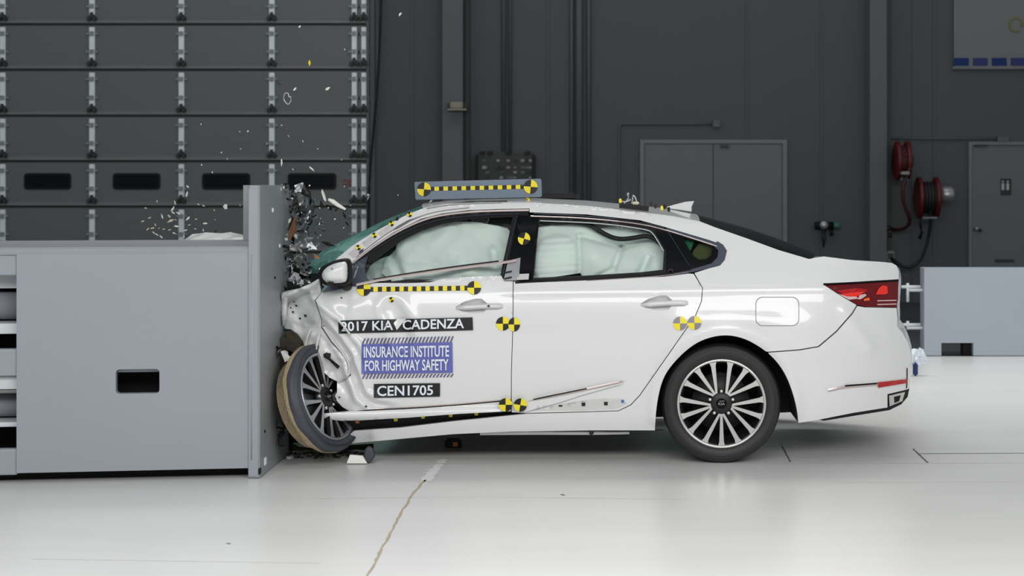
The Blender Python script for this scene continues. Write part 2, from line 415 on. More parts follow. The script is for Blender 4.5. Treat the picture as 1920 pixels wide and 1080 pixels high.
leaf = MB().box(wx(1822), wx(1949), YW-.03, YW-.002, 0, wz(273)).build('leaf', 'door_grey', d3)
kc = W(1830, 429, YW-.05)
MB().lathe([(0, -.06), (.022, -.055), (.03, -.03), (.022, 0), (.034, .005), (.034, .02)], 16, kc).build('door_knob', 'silver', leaf, True)
MB().lathe([(0, -.02), (.02, -.018), (.024, .02)], 12, W(1838, 432, YW-.04)).build('lock', 'dark_metal', leaf, True)
MB().box(wx(1826), wx(1850), YW-.06, YW-.03, wz(275), wz(271)).build('door_closer', 'dark_metal', leaf)
sg = MB().box(wx(1875), wx(1895), YW-.04, YW-.03, wz(366), wz(335), bev=.003).build('sign_plate', 'sign_black', d3)
m = MB()
for px in (1880.5, 1889.5):
    m.lathe([(0, 0), (.013, 0), (.013, .004)], 12, W(px, 340.5, YW-.046)); q = W(px, 350, YW-.046)
    m.box(q.x-.018, q.x+.018, q.y, q.y+.004, q.z-.045, q.z+.045)
m.build('pictogram', 'sign_white', sg)
m = MB().box(wx(1864), wx(1900), YW-.033, YW-.03, wz(492), wz(486)); m.build('scuff_plate', 'joint_dark', d3)
# ---- small wall things
e = root('wall_light', (wx(862), YW-.4, wz(208)), 'small beige wall light fixed to the steel column above the roof target board', 'light')
MB().box(wx(851), wx(874), YW-.46, YW-.31, wz(206), wz(194), bev=.01).build('housing', 'beige', e)
MB().box(wx(846), wx(881), YW-.48, YW-.31, wz(210), wz(206.5), bev=.004).build('base_shelf', 'beige', e)
for px in (845, 877): MB().box(wx(px), wx(px+6), YW-.44, YW-.34, wz(205), wz(196), bev=.008).build('lamp_head', 'dark_metal', e)
e = root('control_rack', (wx(948), YW-.1, wz(345)), 'dark wall rack of plugs and switches behind the roof target board', 'rack')
bo = MB().box(wx(897), wx(1000), YW-.12, YW, wz(345), wz(287), bev=.01).build('back_box', 'dark_metal', e)
for px in (893, 1000): MB().box(wx(px), wx(px+4), YW-.2, YW, wz(345), wz(291), bev=.008).build('side_rail', 'satin_black', e)
for px in (905, 920, 955, 990): MB().box(wx(px)-.035, wx(px)+.035, YW-.15, YW-.02, wz(291), wz(284), bev=.008).build('latch', 'satin_black', e)
random.seed(3)
for py in (301, 314, 323, 333):
    for px in (908, 914, 934, 940, 953, 960, 966, 980, 988, 994):
        if random.random() < .75:
            q = W(px, py, YW-.13); s = random.uniform(.008, .02)
            MB().box(q.x-s*1.4, q.x+s*1.4, q.y-.01, q.y+.02, q.z-s, q.z+s).build('socket', random.choice(['shard_grey', 'beige', 'column_paint', 'joint_dark']), e)
rp = smoothpoly([W(716, -60, YW-.3), W(712, 90, YW-.3), W(706, 180, YW-.28), W(698, 270, YW-.26), W(692, 345, YW-.25), W(690, 420, YW-.25), W(691, 565, YW-.25)], 2)
tag(MB().tube(rp, .016, 6).build('pull_rope', 'satin_black', None, True), 'black pull rope hanging beside the overhead door jamb', 'rope')
ch = root('hoist_chain', (wx(707), YW-.1, wz(560)), 'thin hanging hoist chain beside the overhead door', 'chain')
MB().box(wx(704), wx(711), YW-.14, YW, wz(-70), wz(-60), bev=.01).build('bracket', 'dark_metal', ch)
for k in range(66):
    q = W(707.5, -62+k*4.2, YW-.12); MB().box(q.x-.012, q.x+.012, q.y-.005-.008*(k % 2), q.y+.005+.008*(k % 2), q.z-.011, q.z+.011).build('chain_link', 'trim_grey', ch)
# ---- banner
bn = root('banner', (wx(1870), YW-.03, wz(128)), 'pale banner with a row of blue squares high on the wall above the washroom door', 'banner')
MB().box(wx(1787), wx(1995), YW-.05, YW-.03, wz(128), wz(-60)).build('cloth', 'banner', bn)
MB().tube([W(1785, 128, YW-.04), W(1996, 128, YW-.04)], .018, 8).build('bottom_rod', 'banner', bn, True)
for k in range(6):
    x0 = 1787+k*35.4; MB().box(wx(x0), wx(x0+28), YW-.053, YW-.049, wz(124), wz(109)).build('blue_square', ['banner_blue', 'banner_violet'][k % 2], bn)
arc = [(1905+12.5*math.cos(math.radians(a)), 46-13*math.sin(math.radians(a))) for a in range(-60, 300, 15)]
MB().tube([W(x, y, YW-.053) for x, y in arc[8-4:]+arc[:1]], .013, 6).build('letter_mark', 'banner_gold', bn, True)
MB().tube([W(x, y, YW-.053) for x, y in ((1914, 50), (1918, 46), (1921, 46))], .013, 6).build('letter_mark', 'banner_gold', bn, True)
# ---- hose reels
def reel(px0, px1, py, rad, label, core, nm='hose_reel'):
    x0, x1 = wx(px0), wx(px1); yc = YW-.42; zc = wz(py); R = rad/SW
    r_ = root(nm, ((x0+x1)/2, YW, zc-R), label, 'hose reel')
    for x in (x0, x1): MB().xlathe([(0, -.02), (.06, -.02), (R*.5, -.012), (R*.92, -.03), (R, -.02), (R, .02), (R*.9, .02), (R*.5, .012), (0, .012)], 36, (x, yc, zc)).build('flange', 'reel_red', r_, True)
    m = MB(); n = 5
    for k in range(n): xx = x0+(x1-x0)*(k+.5)/n; m.xlathe([(.05, -.03), (R*.74, -.026), (R*.8, 0), (R*.74, .026), (.05, .03)], 28, (xx, yc, zc))
    m.build('wound_hose', core, r_, True)
    MB().box(x0-.01, x1+.01, yc, YW, zc-.03, zc+.03, bev=.01).build('bracket', 'dark_metal', r_)
    MB().box(x0+.01, x1-.01, yc-R*.7, yc+.0, zc-R*1.0, zc-R*.92, bev=.008).build('guide_arm', 'shard_grey', r_)
    return r_
r2 = reel(1712, 1743, 370, 38, 'larger red hose reel with black hose and silver motor left of the washroom door', 'hose_black')
MB().xlathe([(0, 0), (.11, 0), (.11, .16), (.09, .2), (0, .2)], 24, (wx(1747), YW-.42, wz(364))).build('motor', 'silver', r2, True)
MB().tube([W(1725, 404, YW-.5), W(1726, 425, YW-.5)], .012, 6).build('hose_end', 'satin_black', r2, True)
MB().tube([W(1726, 424, YW-.5), W(1728, 436, YW-.5), W(1724, 448, YW-.5)], .022, 8).build('nozzle', 'satin_black', r2, True)
r1 = reel(1672, 1690, 302, 36, 'smaller dark red hose reel mounted high beside the column', 'hose_red')
MB().box(wx(1671), wx(1687), YW-.75, YW-.45, wz(328), wz(322), bev=.01).build('roller_guide', 'shard_grey', r1)
def hose(pts, r, m, label):
    tag(MB().tube(smoothpoly([W(*p) for p in pts], 3), r, 10).build('hose', m, None, True), label, 'hose')
hose([(1695, 292, YW-.6), (1704, 291, YW-.6), (1711, 296, YW-.6), (1710, 308, YW-.62), (1702, 324, YW-.65), (1694, 345, YW-.68), (1692, 366, YW-.68), (1697, 390, YW-.64), (1705, 405, YW-.6), (1706, 418, YW-.5), (1698, 428, YW-.4), (1684, 431, YW-.25), (1674, 430, YW-.12)], .024, 'hose_red', 'dark red hose looping from the smaller reel past the larger one to the wall pipe')
hose([(1744, 395, YW-.5), (1745, 420, YW-.45), (1741, 445, YW-.4), (1733, 475, YW-.38), (1722, 494, YW-.36), (1703, 503, YW-.36), (1686, 497, YW-.3), (1670, 483, YW-.12)], .022, 'hose_black', 'black hose hanging in a loop below the larger red reel')
e = root('wall_valve', (wx(1550), YW-.1, wz(462)), 'air regulator with gauge and green fitting on the wall above the car boot', 'regulator')
MB().tube([W(1528, 423, YW-.1), W(1562, 423, YW-.1)], .05, 12).build('body', 'satin_black', e, True)
MB().lathe([(0, -.1), (.05, -.1), (.056, -.06), (.056, 0)], 20, W(1544, 422, YW-.1)).build('gauge', 'silver', e, True)
MB().tube([W(1563, 423, YW-.1), W(1575, 423, YW-.1)], .045, 12).build('fitting', 'green_valve', e, True)
MB().tube([W(1544, 430, YW-.1), W(1545, 448, YW-.1), W(1544, 463, YW-.1)], [.035, .03, .012], 10).build('bowl', 'dark_metal', e, True)
MB().tube([W(1559, 428, YW-.1), W(1560, 442, YW-.1)], .02, 8).build('drain', 'satin_black', e, True)
e = root('pipe_manifold', (wx(1663), YW-.1, wz(470)), 'small dark pipe valves low on the column beside the hoses', 'valve')
MB().tube([W(1663, 418, YW-.08), W(1662, 470, YW-.08)], .018, 8).build('pipe', 'dark_metal', e, True)
for py in (428, 441): MB().tube([W(1655, py, YW-.1), W(1672, py, YW-.1)], .03, 8).build('valve', 'dark_metal', e, True)
e = root('wall_outlet', (wx(1667), YW-.05, wz(490)), 'brownish outlet box below the pipe valves beside the boot lid', 'outlet')
MB().box(wx(1660), wx(1674), YW-.14, YW, wz(490), wz(470), bev=.01).build('box', 'shard_grey', e)
MB().box(wx(1662), wx(1672), YW-.15, YW-.13, wz(485), wz(474), bev=.004).build('cover', 'dark_metal', e)
# ---- pale concrete block at the right
YB = 14.6; SB = F/YB
def bx(px): return (px-CX)/SB
def bz(py): return H-(py-CY)/SB
bl = root('ballast_block', (bx(1850), YB+.5, 0), 'long pale grey block with a fork slot standing behind the car at right', 'block')
x0, x1, xe = bx(1765), bx(1825), bx(2080); zt = bz(503); zs = bz(643); yb = YB+.3
m = MB().prism([(bx(1733), YB, .006), (bx(1765), YB, .006), (bx(1765), YB, zs), (bx(1825), YB, zs), (bx(1825), YB, .006), (xe, YB, .006), (xe, YB, zt), (bx(1733), YB, zt)], (0, .2, 0))
m.build('body', 'block_paint', bl)
MB().box(bx(1809), bx(1826), YB+.08, YB+.19, .0, zs-.01).build('slot_stop', 'void_black', bl)
for py in (541, 612):
    for dy, xa, xb in ((-3, 1690, 1712), (3, 1700, 1733)):
        MB().tube([W(xa, py+dy, YB+.1), W(xb+14, py+dy, YB+.1)], .015, 8).build('pin', 'barrier_light', bl, True)
    MB().tube([W(1702, py-10, YB+.1), W(1702, py+(25 if py < 600 else 6), YB+.1)], .014, 8).build('drop_pin', 'barrier_light', bl, True)
# ================================================================== THE BARRIER
BA = Vector((-1.985, 8.60, 0)); BD = Vector((-1, -.125, 0)).normalized(); BN = Vector((BD.y, -BD.x, 0))  # face runs left along BD; BN points away from the camera
if BN.y < 0: BN = -BN
def bp(s, d, z): return BA+BD*s+BN*d+Vector((0, 0, z))
def fp(px, py):                                    # a pixel on the face plane -> (s, z)
    r = W(px, py, 1)-Vector((0, 0, H)); o = Vector((0, 0, H)); t = (BA-o).dot(BN)/r.dot(BN); p = o+r*t
    return (p-BA).dot(BD), p.z
bar = root('crash_barrier', (-3, 9.1, 0), 'massive grey steel crash barrier standing on the floor at left', 'barrier')
def bprism(poly, d0, d1, name, m, bev=0, smooth=False):   # poly in (s, z)
    mb = MB().prism([bp(s, d0, z) for s, z in poly], BN*(d1-d0)); o = mb.build(name, m, bar)
    if bev:
        md = o.modifiers.new('bevel', 'BEVEL'); md.width = bev; md.segments = 3; md.limit_method = 'ANGLE'
    return o
sL = fp(31, 600)[0]; ZB = .055; ZT = 1.246
hole = [fp(217, 738), fp(217, 692), fp(299, 692), fp(299, 738)]
def rrect(s0, s1, z0, z1, r, n=4):
    o = []
    for cx, cz, a0 in ((s1-r, z1-r, 0), (s0+r, z1-r, 90), (s0+r, z0+r, 180), (s1-r, z0+r, 270)):
        o += [Vector((cx+r*math.cos(math.radians(a0+90*k/n)), cz+r*math.sin(math.radians(a0+90*k/n)))) for k in range(n+1)]
    return o
hs = sorted([hole[0][0], hole[2][0]]); hz = sorted([(hole[0][1]+hole[3][1])/2, (hole[1][1]+hole[2][1])/2])
outer = [Vector((0.0, ZB)), Vector((sL, ZB)), Vector((sL, 1.215)), Vector((0.0, 1.215))]
hl = rrect(hs[0], hs[1], hz[0], hz[1], .02)
v2, f2, b2 = triangulate([outer, hl], .2)
mb = MB(); n = len(v2)
mb.add([bp(p.x, 0, p.y) for p in v2]+[bp(p.x, .05, p.y) for p in v2], list(f2)+[tuple(n+k for k in t) for t in f2]+[(a, b, n+b, n+a) for a, b in b2])
mb.build('front_panel', 'barrier_paint', bar)
bprism([(hs[0]-.1, hz[0]-.1), (hs[1]+.1, hz[0]-.1), (hs[1]+.1, hz[1]-.02), (hs[0]-.1, hz[1]-.02)], .25, .3, 'slot_back', 'void_black')
bprism([(hs[0]-.1, hz[1]-.022), (hs[1]+.1, hz[1]-.022), (hs[1]+.1, hz[1]+.03), (hs[0]-.1, hz[1]+.03)], .052, .24, 'slot_lintel', 'barrier_paint')
# top cap with a rounded front edge
prof = [(.028, 1.205), (.0, 1.208), (-.004, 1.222), (.004, 1.236), (.02, 1.246), (1.03, 1.246), (1.03, 1.15)]
mb = MB(); vs_, fs = grid([[bp(s, d, z) for d, z in prof] for s in (-.03, .6, 1.4, 3.4)]); mb.add(vs_, fs); mb.build('top_cap', 'barrier_light' if False else 'barrier_paint', bar)
bprism([(-.02, .06), (3.4, .06), (3.4, 1.2), (-.02, 1.2)], .55, 1.03, 'core', 'barrier_paint')
bprism([(.03, .0), (3.3, .0), (3.3, .054), (.03, .054)], .12, .9, 'plinth', 'void_black')
# left bay: frame beams and the girders seen inside
sE = 3.4
def zrow(py): return fp(14, py)[1]
for a, b in ((472, 517), (655, 706), (843, 892)): bprism([(sL+.001, zrow(b)), (sE, zrow(b)), (sE, zrow(a)), (sL+.001, zrow(a))], .012, .07, 'frame_beam', 'barrier_paint', .008)
for a, b, m_, d0, d1 in ((514, 545, 'barrier_light', .18, .3), (553, 606, 'barrier_paint', .16, .3), (609, 629, 'barrier_light', .08, .3), (708, 733, 'barrier_light', .06, .3), (734, 741, 'shard_grey', .07, .2), (744, 793, 'barrier_paint', .16, .3), (796, 805, 'barrier_light', .08, .3)):
    if a in (553, 744):
        zc = (zrow(a)+zrow(b))/2; rr_ = (zrow(a)-zrow(b))/2
        MB().tube([bp(sL-.05, .25, zc), bp(sE, .25, zc)], rr_, 24).build('round_strut', m_, bar, True)
    else: bprism([(sL+(.03 if a == 514 else 0), zrow(b)), (sE, zrow(b)), (sE, zrow(a)), (sL+(.03 if a == 514 else 0), zrow(a))], d0, d1, 'girder_flange', m_, .006)
bprism([(sL-.2, .06), (sE, .06), (sE, 1.2), (sL-.2, 1.2)], .42, .45, 'bay_back', 'void_black')
# contact plate with its curved far end
XF = (487-CX)*8.596/F
pl = [(XF-.066, 8.61), (XF-.062, 8.598), (XF-.052, 8.592), (XF-.008, 8.592), (XF, 8.60)]+[(XF, 9.33)]+[(XF-.22+.22*math.cos(math.radians(a)), 9.33+.22*math.sin(math.radians(a))) for a in range(15, 91, 15)]+[(XF-.3, 9.55), (XF-.3, 9.49)]+[(XF-.22+.155*math.cos(math.radians(a)), 9.33+.155*math.sin(math.radians(a))) for a in range(90, -1, -15)]
mb = MB().prism([(x, y, 0.004) for x, y in pl], (0, 0, H-(348-CY)/349-.004)); o = mb.build('contact_plate', 'barrier_plate', bar)
# weld fillet where the panel meets the plate
MB().tube([bp(.0, -.004, .1), bp(.0, -.004, 1.2)], .012, 8).build('weld_bead', 'barrier_paint', bar, True)
# edge strip of the plate
MB().box(XF-.058, XF-.006, 8.586, 8.5915, .01, 1.56, bev=.002).build('edge_strip', 'barrier_paint', bar)
for px, py, s in ((497, 863, .02), (487, 882, .016), (496, 808, .008), (511, 393, .012), (524, 460, .01), (515, 520, .008)):
    Yq = XF*F/(px-CX); q = W(px, py, Yq)
    MB().box(q.x-.004, q.x+.006, q.y-s, q.y+s, q.z-s*1.3, q.z+s*.8, bev=.003).build('chip_mark', 'decal_white' if py in (863, 393, 460) else 'satin_black', bar)
# ================================================================== THE CAR
YC = 9.94                                            # centre line of the car
car = root('car', (-.4, YC, 0), 'white sedan with its front corner crushed against the grey barrier', 'car')
PV = [(360, .345), (372, .312), (385, .28), (400, .25), (430, .200), (470, .140), (505, .086), (520, .061), (530, .048), (545, .03), (565, .014), (590, .004), (620, 0), (660, .003), (700, .012), (735, .022), (765, .032), (790, .042), (815, .065), (840, .10)]
def prof_v(v):
    if v <= PV[0][0]: return PV[0][1]
    for (a, p), (b, q) in zip(PV, PV[1:]):
        if v <= b: return p+(q-p)*(v-a)/(b-a)
    return PV[-1][1]
_pt = [sum(prof_v(v+d)*w for d, w in ((-14, .1), (-9, .2), (-4, .2), (4, .2), (9, .2), (14, .1))) for v in range(300, 901)]
def prof(v):
    v = max(300, min(899.9, v))-300; k = int(v); return _pt[k]+(_pt[k+1]-_pt[k])*(v-k)
def seg_d(p, a, b):
    dx, dy = b[0]-a[0], b[1]-a[1]; t = max(0, min(1, ((p[0]-a[0])*dx+(p[1]-a[1])*dy)/(dx*dx+dy*dy))); return math.hypot(p[0]-a[0]-t*dx, p[1]-a[1]-t*dy)
def sstep(a, b, x): t = max(0, min(1, (x-a)/(b-a))); return t*t*(3-2*t)
RIDGE = [(540, 520), (588, 560), (612, 580), (636, 602), (660, 630), (676, 648), (690, 690), (694, 800)]
FOLD = [(560, 570), (604, 612), (630, 640), (652, 672), (660, 700), (676, 742), (700, 760), (740, 766), (900, 770)]
DENT = [(735, 582), (750, 606), (756, 632)]
def pl_d(u, v, L): return min(seg_d((u, v), a, b) for a, b in zip(L, L[1:]))
def side_of(u, v, L):                                # signed: left/below of the polyline -> negative
    best = min(zip(L, L[1:]), key=lambda s: seg_d((u, v), *s)); a, b = best
    return -((b[0]-a[0])*(v-a[1])-(b[1]-a[1])*(u-a[0]))
def dmg(u, v):
    if u > 860 or v < 500: return 0
    y = 0
    d = pl_d(u, v, RIDGE); y -= .026*math.exp(-(d/7)**2)*sstep(690, 650, v)
    s = 1 if side_of(u, v, RIDGE) < 0 else 0
    y += .05*s*sstep(0, 55, d)*sstep(545, 580, v)
    d2 = pl_d(u, v, FOLD); fw_ = sstep(760, 690, u)*sstep(590, 620, u); y += fw_*(.03*math.exp(-(d2/6)**2)-.024*math.exp(-((d2-12)/7)**2))
    d3 = pl_d(u, v, DENT); y += .022*math.exp(-(d3/16)**2)-.012*math.exp(-((d3-26)/10)**2)
    y += .05*sstep(600, 545, u)
    w = sstep(760, 630, u)
    y += w*.030*noise.noise(Vector((u*.018, v*.018, 3.1)))+w*.012*noise.noise(Vector((u*.05, v*.045, 9.7)))
    wl = sstep(660, 600, u)
    y += wl*.022*noise.noise(Vector((u*.045, v*.04, 5.5)))
    # lower front corner of the door skin folds outwards
    y -= .03*sstep(700, 640, u)*sstep(690, 760, v)
    return y
def S(u, v, damage=True):
    y = 9.0+prof(v)
    if u > 1440: t = (u-1440)/270; y += .34*t**2.3*(1 if v > 500 else max(.25, (v-380)/120))
    if u < 700: y += .06*((700-u)/170)**2*(1 if v < 560 else 1)
    if v < 500 and u < 900: y += .05*sstep(900, 640, u)
    # rear arch lip and haunch
    r = math.hypot(u-1360, (v-757))
    if v < 800: y -= .016*math.exp(-((r-134)/11)**2)*(1 if 1200 < u < 1520 else 0)
    y -= .022*math.exp(-((r-175)/50)**2)*sstep(1220, 1330, u)*sstep(700, 640, v)*sstep(570, 610, v)
    # shoulder crease running to the lamp, and lower character line on the bumper
    if u > 900: y -= .008*math.exp(-((v-(548-.012*(u-1000)))/5)**2)*sstep(900, 1000, u)
    if u > 1560: y -= .015*math.exp(-(seg_d((u, v), (1590, 590), (1640, 660))/14)**2)
    if damage: y += dmg(u, v)
    return y
def sp(px, py, off=0.0, damage=True):
    Y = 9.0+prof(py)
    for _ in range(7):
        p = W(px, py, Y); u = CX+p.x*F/9.0; v = CY+(H-p.z)*F/9.0; Y = S(u, v, damage)+off
    return W(px, py, Y)
def panel(name, loops, m, off=0.0, step=7, thick=.03, parent=car, smooth=True, damage=True, fn=None):
    loops = [[Vector(p[:2]) for p in L] for L in loops]
    v2, f2, b2 = triangulate(loops, step); n = len(v2)
    pos = [(fn(p.x, p.y) if fn else sp(p.x, p.y, off, damage)) for p in v2]
    me = bpy.data.meshes.new(name)
    fs = []
    for t in f2:
        nrm = (pos[t[1]]-pos[t[0]]).cross(pos[t[2]]-pos[t[0]]); fs.append(t if nrm.y < 0 else tuple(reversed(t)))
    vs_ = list(pos); ns = len(fs)
    if thick:
        ids = {}
        for q in b2:
            for k in q:
                if k not in ids: ids[k] = len(vs_); vs_ += [pos[k], pos[k]+Vector((0, thick, 0))]
        fs += [(ids[a], ids[b], ids[b]+1, ids[a]+1) for a, b in b2]
    me.from_pydata([tuple(p) for p in vs_], [], fs)
    for k, p in enumerate(me.polygons): p.use_smooth = smooth and k < ns
    return link(name, me, m, parent)
def strip(name, line, w, m, off=-.004, depth=.012, parent=car, it=2, taper=False, damage=True):
    """a raised moulding that follows a pixel polyline on the body side; w in pixels"""
    P = smoothpoly([Vector(p) for p in line], it); L = len(P)
    rows = []
    for k, p in enumerate(P):
        t = (P[min(k+1, L-1)]-P[max(k-1, 0)]).normalized(); n = Vector((-t.y, t.x)); ww = w*(min(1, 4*k/L, 4*(L-1-k)/L) if taper else 1)
        a, b = p-n*ww/2, p+n*ww/2
        rows.append([sp(a.x, a.y, off+depth, damage), sp(a.x, a.y, off, damage), sp(p.x, p.y, off-.004, damage), sp(b.x, b.y, off, damage), sp(b.x, b.y, off+depth, damage)])
    vs_, fs = grid(rows); n = 5; fs += [tuple(range(5)), tuple((L-1)*5+k for k in range(5))]
    return mesh(name, vs_, fs, m, parent, False)
ARCH = [(1497, 793), (1495, 770), (1487, 737), (1473, 701), (1452, 672), (1425, 650), (1393, 633), (1357, 627), (1318, 636), (1289, 654), (1259, 684), (1241, 713), (1231, 758), (1228, 803)]
ARCH = [(p.x, p.y) for p in smoothpoly([Vector(p) for p in ARCH], 2)]
DOORREAR = [(1160, 771), (1183, 760), (1200, 742), (1270, 642), (1305, 592), (1316, 565), (1318, 540), (1302, 512)]
IA = next(k for k, p in enumerate(ARCH) if p[0] < 1441)
GAP = [(1440, 660.5), (1463, 659), (1500, 656), (1535, 650), (1568, 622), (1598, 588), (1607, 573)]
def recess(cx, cy): return [(cx-46, cy+1), (cx-30, cy-9), (cx-8, cy-15), (cx+4, cy-15), (cx+14, cy-7), (cx+15, cy+3), (cx+8, cy+12), (cx-18, cy+13), (cx-36, cy+8)]
side = [(600, 510), (612, 500), (640, 478), (660, 461), (700, 436), (735, 417), (762, 403), (795, 390), (835, 383), (900, 380), (1000, 380), (1100, 386), (1200, 397), (1260, 405), (1312, 415),
        (1340, 426), (1400, 447), (1460, 469), (1518, 486), (1530, 483), (1545, 481), (1600, 488), (1650, 491), (1672, 493), (1681, 498), (1685, 508), (1685, 524),
        (1600, 529), (1543, 533), (1575, 554), (1606, 572)]+[(x-1, y-1) for x, y in GAP[::-1][1:]]+ARCH[IA:]+[
        (1228, 807), (1110, 807), (960, 809), (850, 814), (750, 823), (650, 832), (628, 838), (640, 828), (664, 808), (750, 802), (850, 790), (900, 785), (985, 776), (1100, 773)]+DOORREAR+[
        (1330, 503), (1350, 498), (1359, 487), (1363, 470), (1355, 459), (1330, 450), (1245, 425), (1200, 413), (1100, 402), (993, 398), (993, 391), (930, 392), (880, 394), (830, 400), (790, 410), (740, 434), (700, 460), (657, 494), (640, 505), (615, 515)]
panel('body_side', [side], 'car_white', step=7)
bump = [(x+.6, y+.9) for x, y in GAP]+[(1622, 576.5), (1681, 577.5), (1683, 598), (1682, 612), (1692, 624), (1702, 642), (1708, 662), (1709, 700), (1704, 729), (1694, 732), (1664, 739), (1664, 764), (1600, 774), (1535, 787)]+ARCH[:IA]
panel('rear_bumper', [bump], 'car_white', step=7)
panel('bumper_lower_trim', [[(1535, 787), (1600, 774), (1663, 765), (1663, 738.5), (1694, 731), (1705, 728), (1702, 744), (1690, 758), (1668, 769), (1600, 780), (1545, 789)]], 'satin_black', off=.003, step=7)
panel('exhaust_trim', [[(1667, 742), (1697, 735), (1692, 752), (1668, 762)], [(1676, 744), (1689, 741), (1686, 752), (1677, 756)]], 'alloy', off=-.006, step=6, thick=.01)
panel('exhaust_outlet', [[(1675, 743), (1690, 740), (1687, 753), (1676, 757)]], 'void_black', off=-.002, step=6)
strip('bumper_chrome', [(1553, 732), (1580, 726), (1610, 723), (1650, 720)], 6, 'chrome', taper=False)
strip('bumper_dark_trim', [(1585, 723.5), (1612, 721.5), (1645, 719)], 3, 'gloss_black', off=-.009)
panel('rear_reflector', [[(1646, 717), (1701, 711), (1701, 718), (1647, 727)]], 'lamp_red', off=-.008, step=6, thick=.02)
strip('bumper_seam', [(1701, 690), (1701, 712), (1700, 728)], 2, 'satin_black', off=-.003)
# rear lamp
lamp = panel('tail_lamp', [[(1545, 534), (1600, 531), (1684, 526), (1684, 560), (1681, 576), (1622, 575), (1606, 571), (1576, 553)]], 'lamp_dark', off=.004, step=5)
panel('reverse_glow', [[(1568, 545), (1605, 540), (1628, 543), (1610, 556), (1590, 556)]], 'lamp_red', off=.0, step=5, thick=.004, parent=lamp)
panel('brake_segment', [[(1642, 552), (1648, 540), (1655, 535), (1664, 537), (1665, 549), (1660, 552)]], 'lamp_bright', off=-.002, step=4, thick=.006, parent=lamp)
panel('clear_segment', [[(1571, 551), (1590, 556), (1606, 556), (1609, 560), (1592, 562)]], 'lamp_clear', off=-.002, step=4, thick=.006, parent=lamp)
panel('clear_segment', [[(1612, 553), (1622, 551), (1625, 554), (1614, 561), (1608, 561)]], 'lamp_clear', off=-.003, step=4, thick=.006, parent=lamp)
panel('indicator', [[(1620, 561), (1629, 558), (1631, 563), (1620, 564)]], 'lamp_orange', off=-.003, step=4, thick=.006, parent=lamp)
panel('brake_segment', [[(1575, 552), (1600, 548), (1622, 547), (1606, 556), (1590, 555.5)]], 'lamp_bright', off=-.001, step=4, thick=.004, parent=lamp)
for y0 in (563, 570): panel('lamp_rib', [[(1645, y0), (1681, y0-1), (1681, y0+1), (1645, y0+2)]], 'lamp_clear', off=-.001, step=5, thick=.004, parent=lamp)
strip('lamp_shadow_gap', [(1544, 533), (1600, 530.5), (1640, 528), (1685, 525.5)], 4, 'gloss_black', off=-.0)
# fuel flap
def rrp(x0, x1, y0, y1, r, sk=0):
    o = []
    for cx, cy, a0 in ((x1-r, y0+r, -90), (x1-r, y1-r, 0), (x0+r, y1-r, 90), (x0+r, y0+r, 180)):
        o += [(cx+r*math.cos(math.radians(a0+18*k))+sk*(cy-y0)/(y1-y0), cy+r*math.sin(math.radians(a0+18*k))) for k in range(6)]
    return o
panel('fuel_flap_gap', [rrp(1416.5, 1498.5, 556.5, 611.5, 13)], 'mark_grey', off=-.0006, step=9, thick=.0)
panel('fuel_flap', [rrp(1418, 1497, 558, 610, 12)], 'car_white', off=-.0018, step=9, thick=.0)
# doors
rear_door = [(963, 528), (962.5, 600), (959.5, 700), (959.5, 773), (985, 774.5), (1100, 771.5), (1159.5, 769.6), (1182, 758.6), (1198.8, 741), (1268.8, 641), (1303.6, 591.3), (1314.6, 564.7), (1316.6, 540), (1300.5, 513.5), (1290, 513), (1245, 519), (1100, 524), (997, 527), (968, 528)]
panel('rear_door', [rear_door, recess(1246, 569)], 'car_white', step=7)
front_door = [(604, 547), (640, 541), (668, 535), (690, 530), (760, 531), (850, 528), (945, 525), (961.5, 524), (961.2, 600), (958.2, 700), (958, 750), (940, 751), (860, 757), (760, 765), (690, 768), (656, 771), (642, 763), (632, 752), (628, 742), (632, 735), (632, 716), (645, 712), (658, 704), (657, 690), (648, 668), (622, 641), (604, 613), (604, 600), (592, 563)]
panel('front_door', [front_door, recess(899, 575)], 'car_white', step=4.5)
fender = [(528, 549), (540, 545), (560, 541), (583, 531), (597, 523), (601, 540), (602, 548), (590, 563), (603, 601), (602, 614), (620, 642), (646, 669), (655, 690), (656, 703), (644, 710), (630, 714), (618, 708), (606, 697), (596, 680), (586, 661), (571, 654), (568, 640), (558, 626), (546, 618), (534, 616), (529, 600), (527, 572)]
def fender_fn(x, y): return sp(x, y, .0+.006*noise.noise(Vector((x*.12, y*.12, 1)))+.05*math.exp(-((y-(571-.45*(x-530)))/7)**2)*sstep(602, 590, x)-.06*math.exp(-((y-(556-.42*(x-530)))/8)**2)*sstep(606, 590, x))
panel('crushed_fender', [fender], 'car_white', step=3.5, fn=fender_fn)
panel('fender_curl', [[(528, 551), (534, 548), (539, 556), (537, 575), (534, 600), (530, 612), (528, 590)]], 'car_white', step=4, fn=lambda x, y: sp(x, y, -.05+.0015*abs(x-533)**1.5))
for px, py, s in ((555, 573, 2), (549, 585, 2), (572, 592, 2.5), (562, 597, 2), (607, 612, 2), (636, 745, 1.6), (686, 762, 2), (640, 558, 1.4), (545, 577, 1.4), (551, 566, 1.4)):
    panel('torn_hole', [[(px-s, py-s), (px+s*1.3, py-s*.6), (px+s, py+s), (px-s*.6, py+s*.8)]], 'inner_dark', off=-.012, step=4, thick=.0)
panel('fender_tear', [[(606, 664), (612, 661), (620, 663), (619, 672), (637, 687), (633, 692), (616, 675), (607, 670)]], 'satin_black', off=-.03, step=4, thick=.01)
strip('torn_edge', [(607, 612), (625, 640), (650, 670), (657, 690), (655, 704), (632, 716)], 4, 'car_dirt_shade', off=-.022, depth=.03)
strip('torn_edge', [(572, 652), (574, 635), (581, 618)], 5, 'car_white', off=-.035, depth=.04)
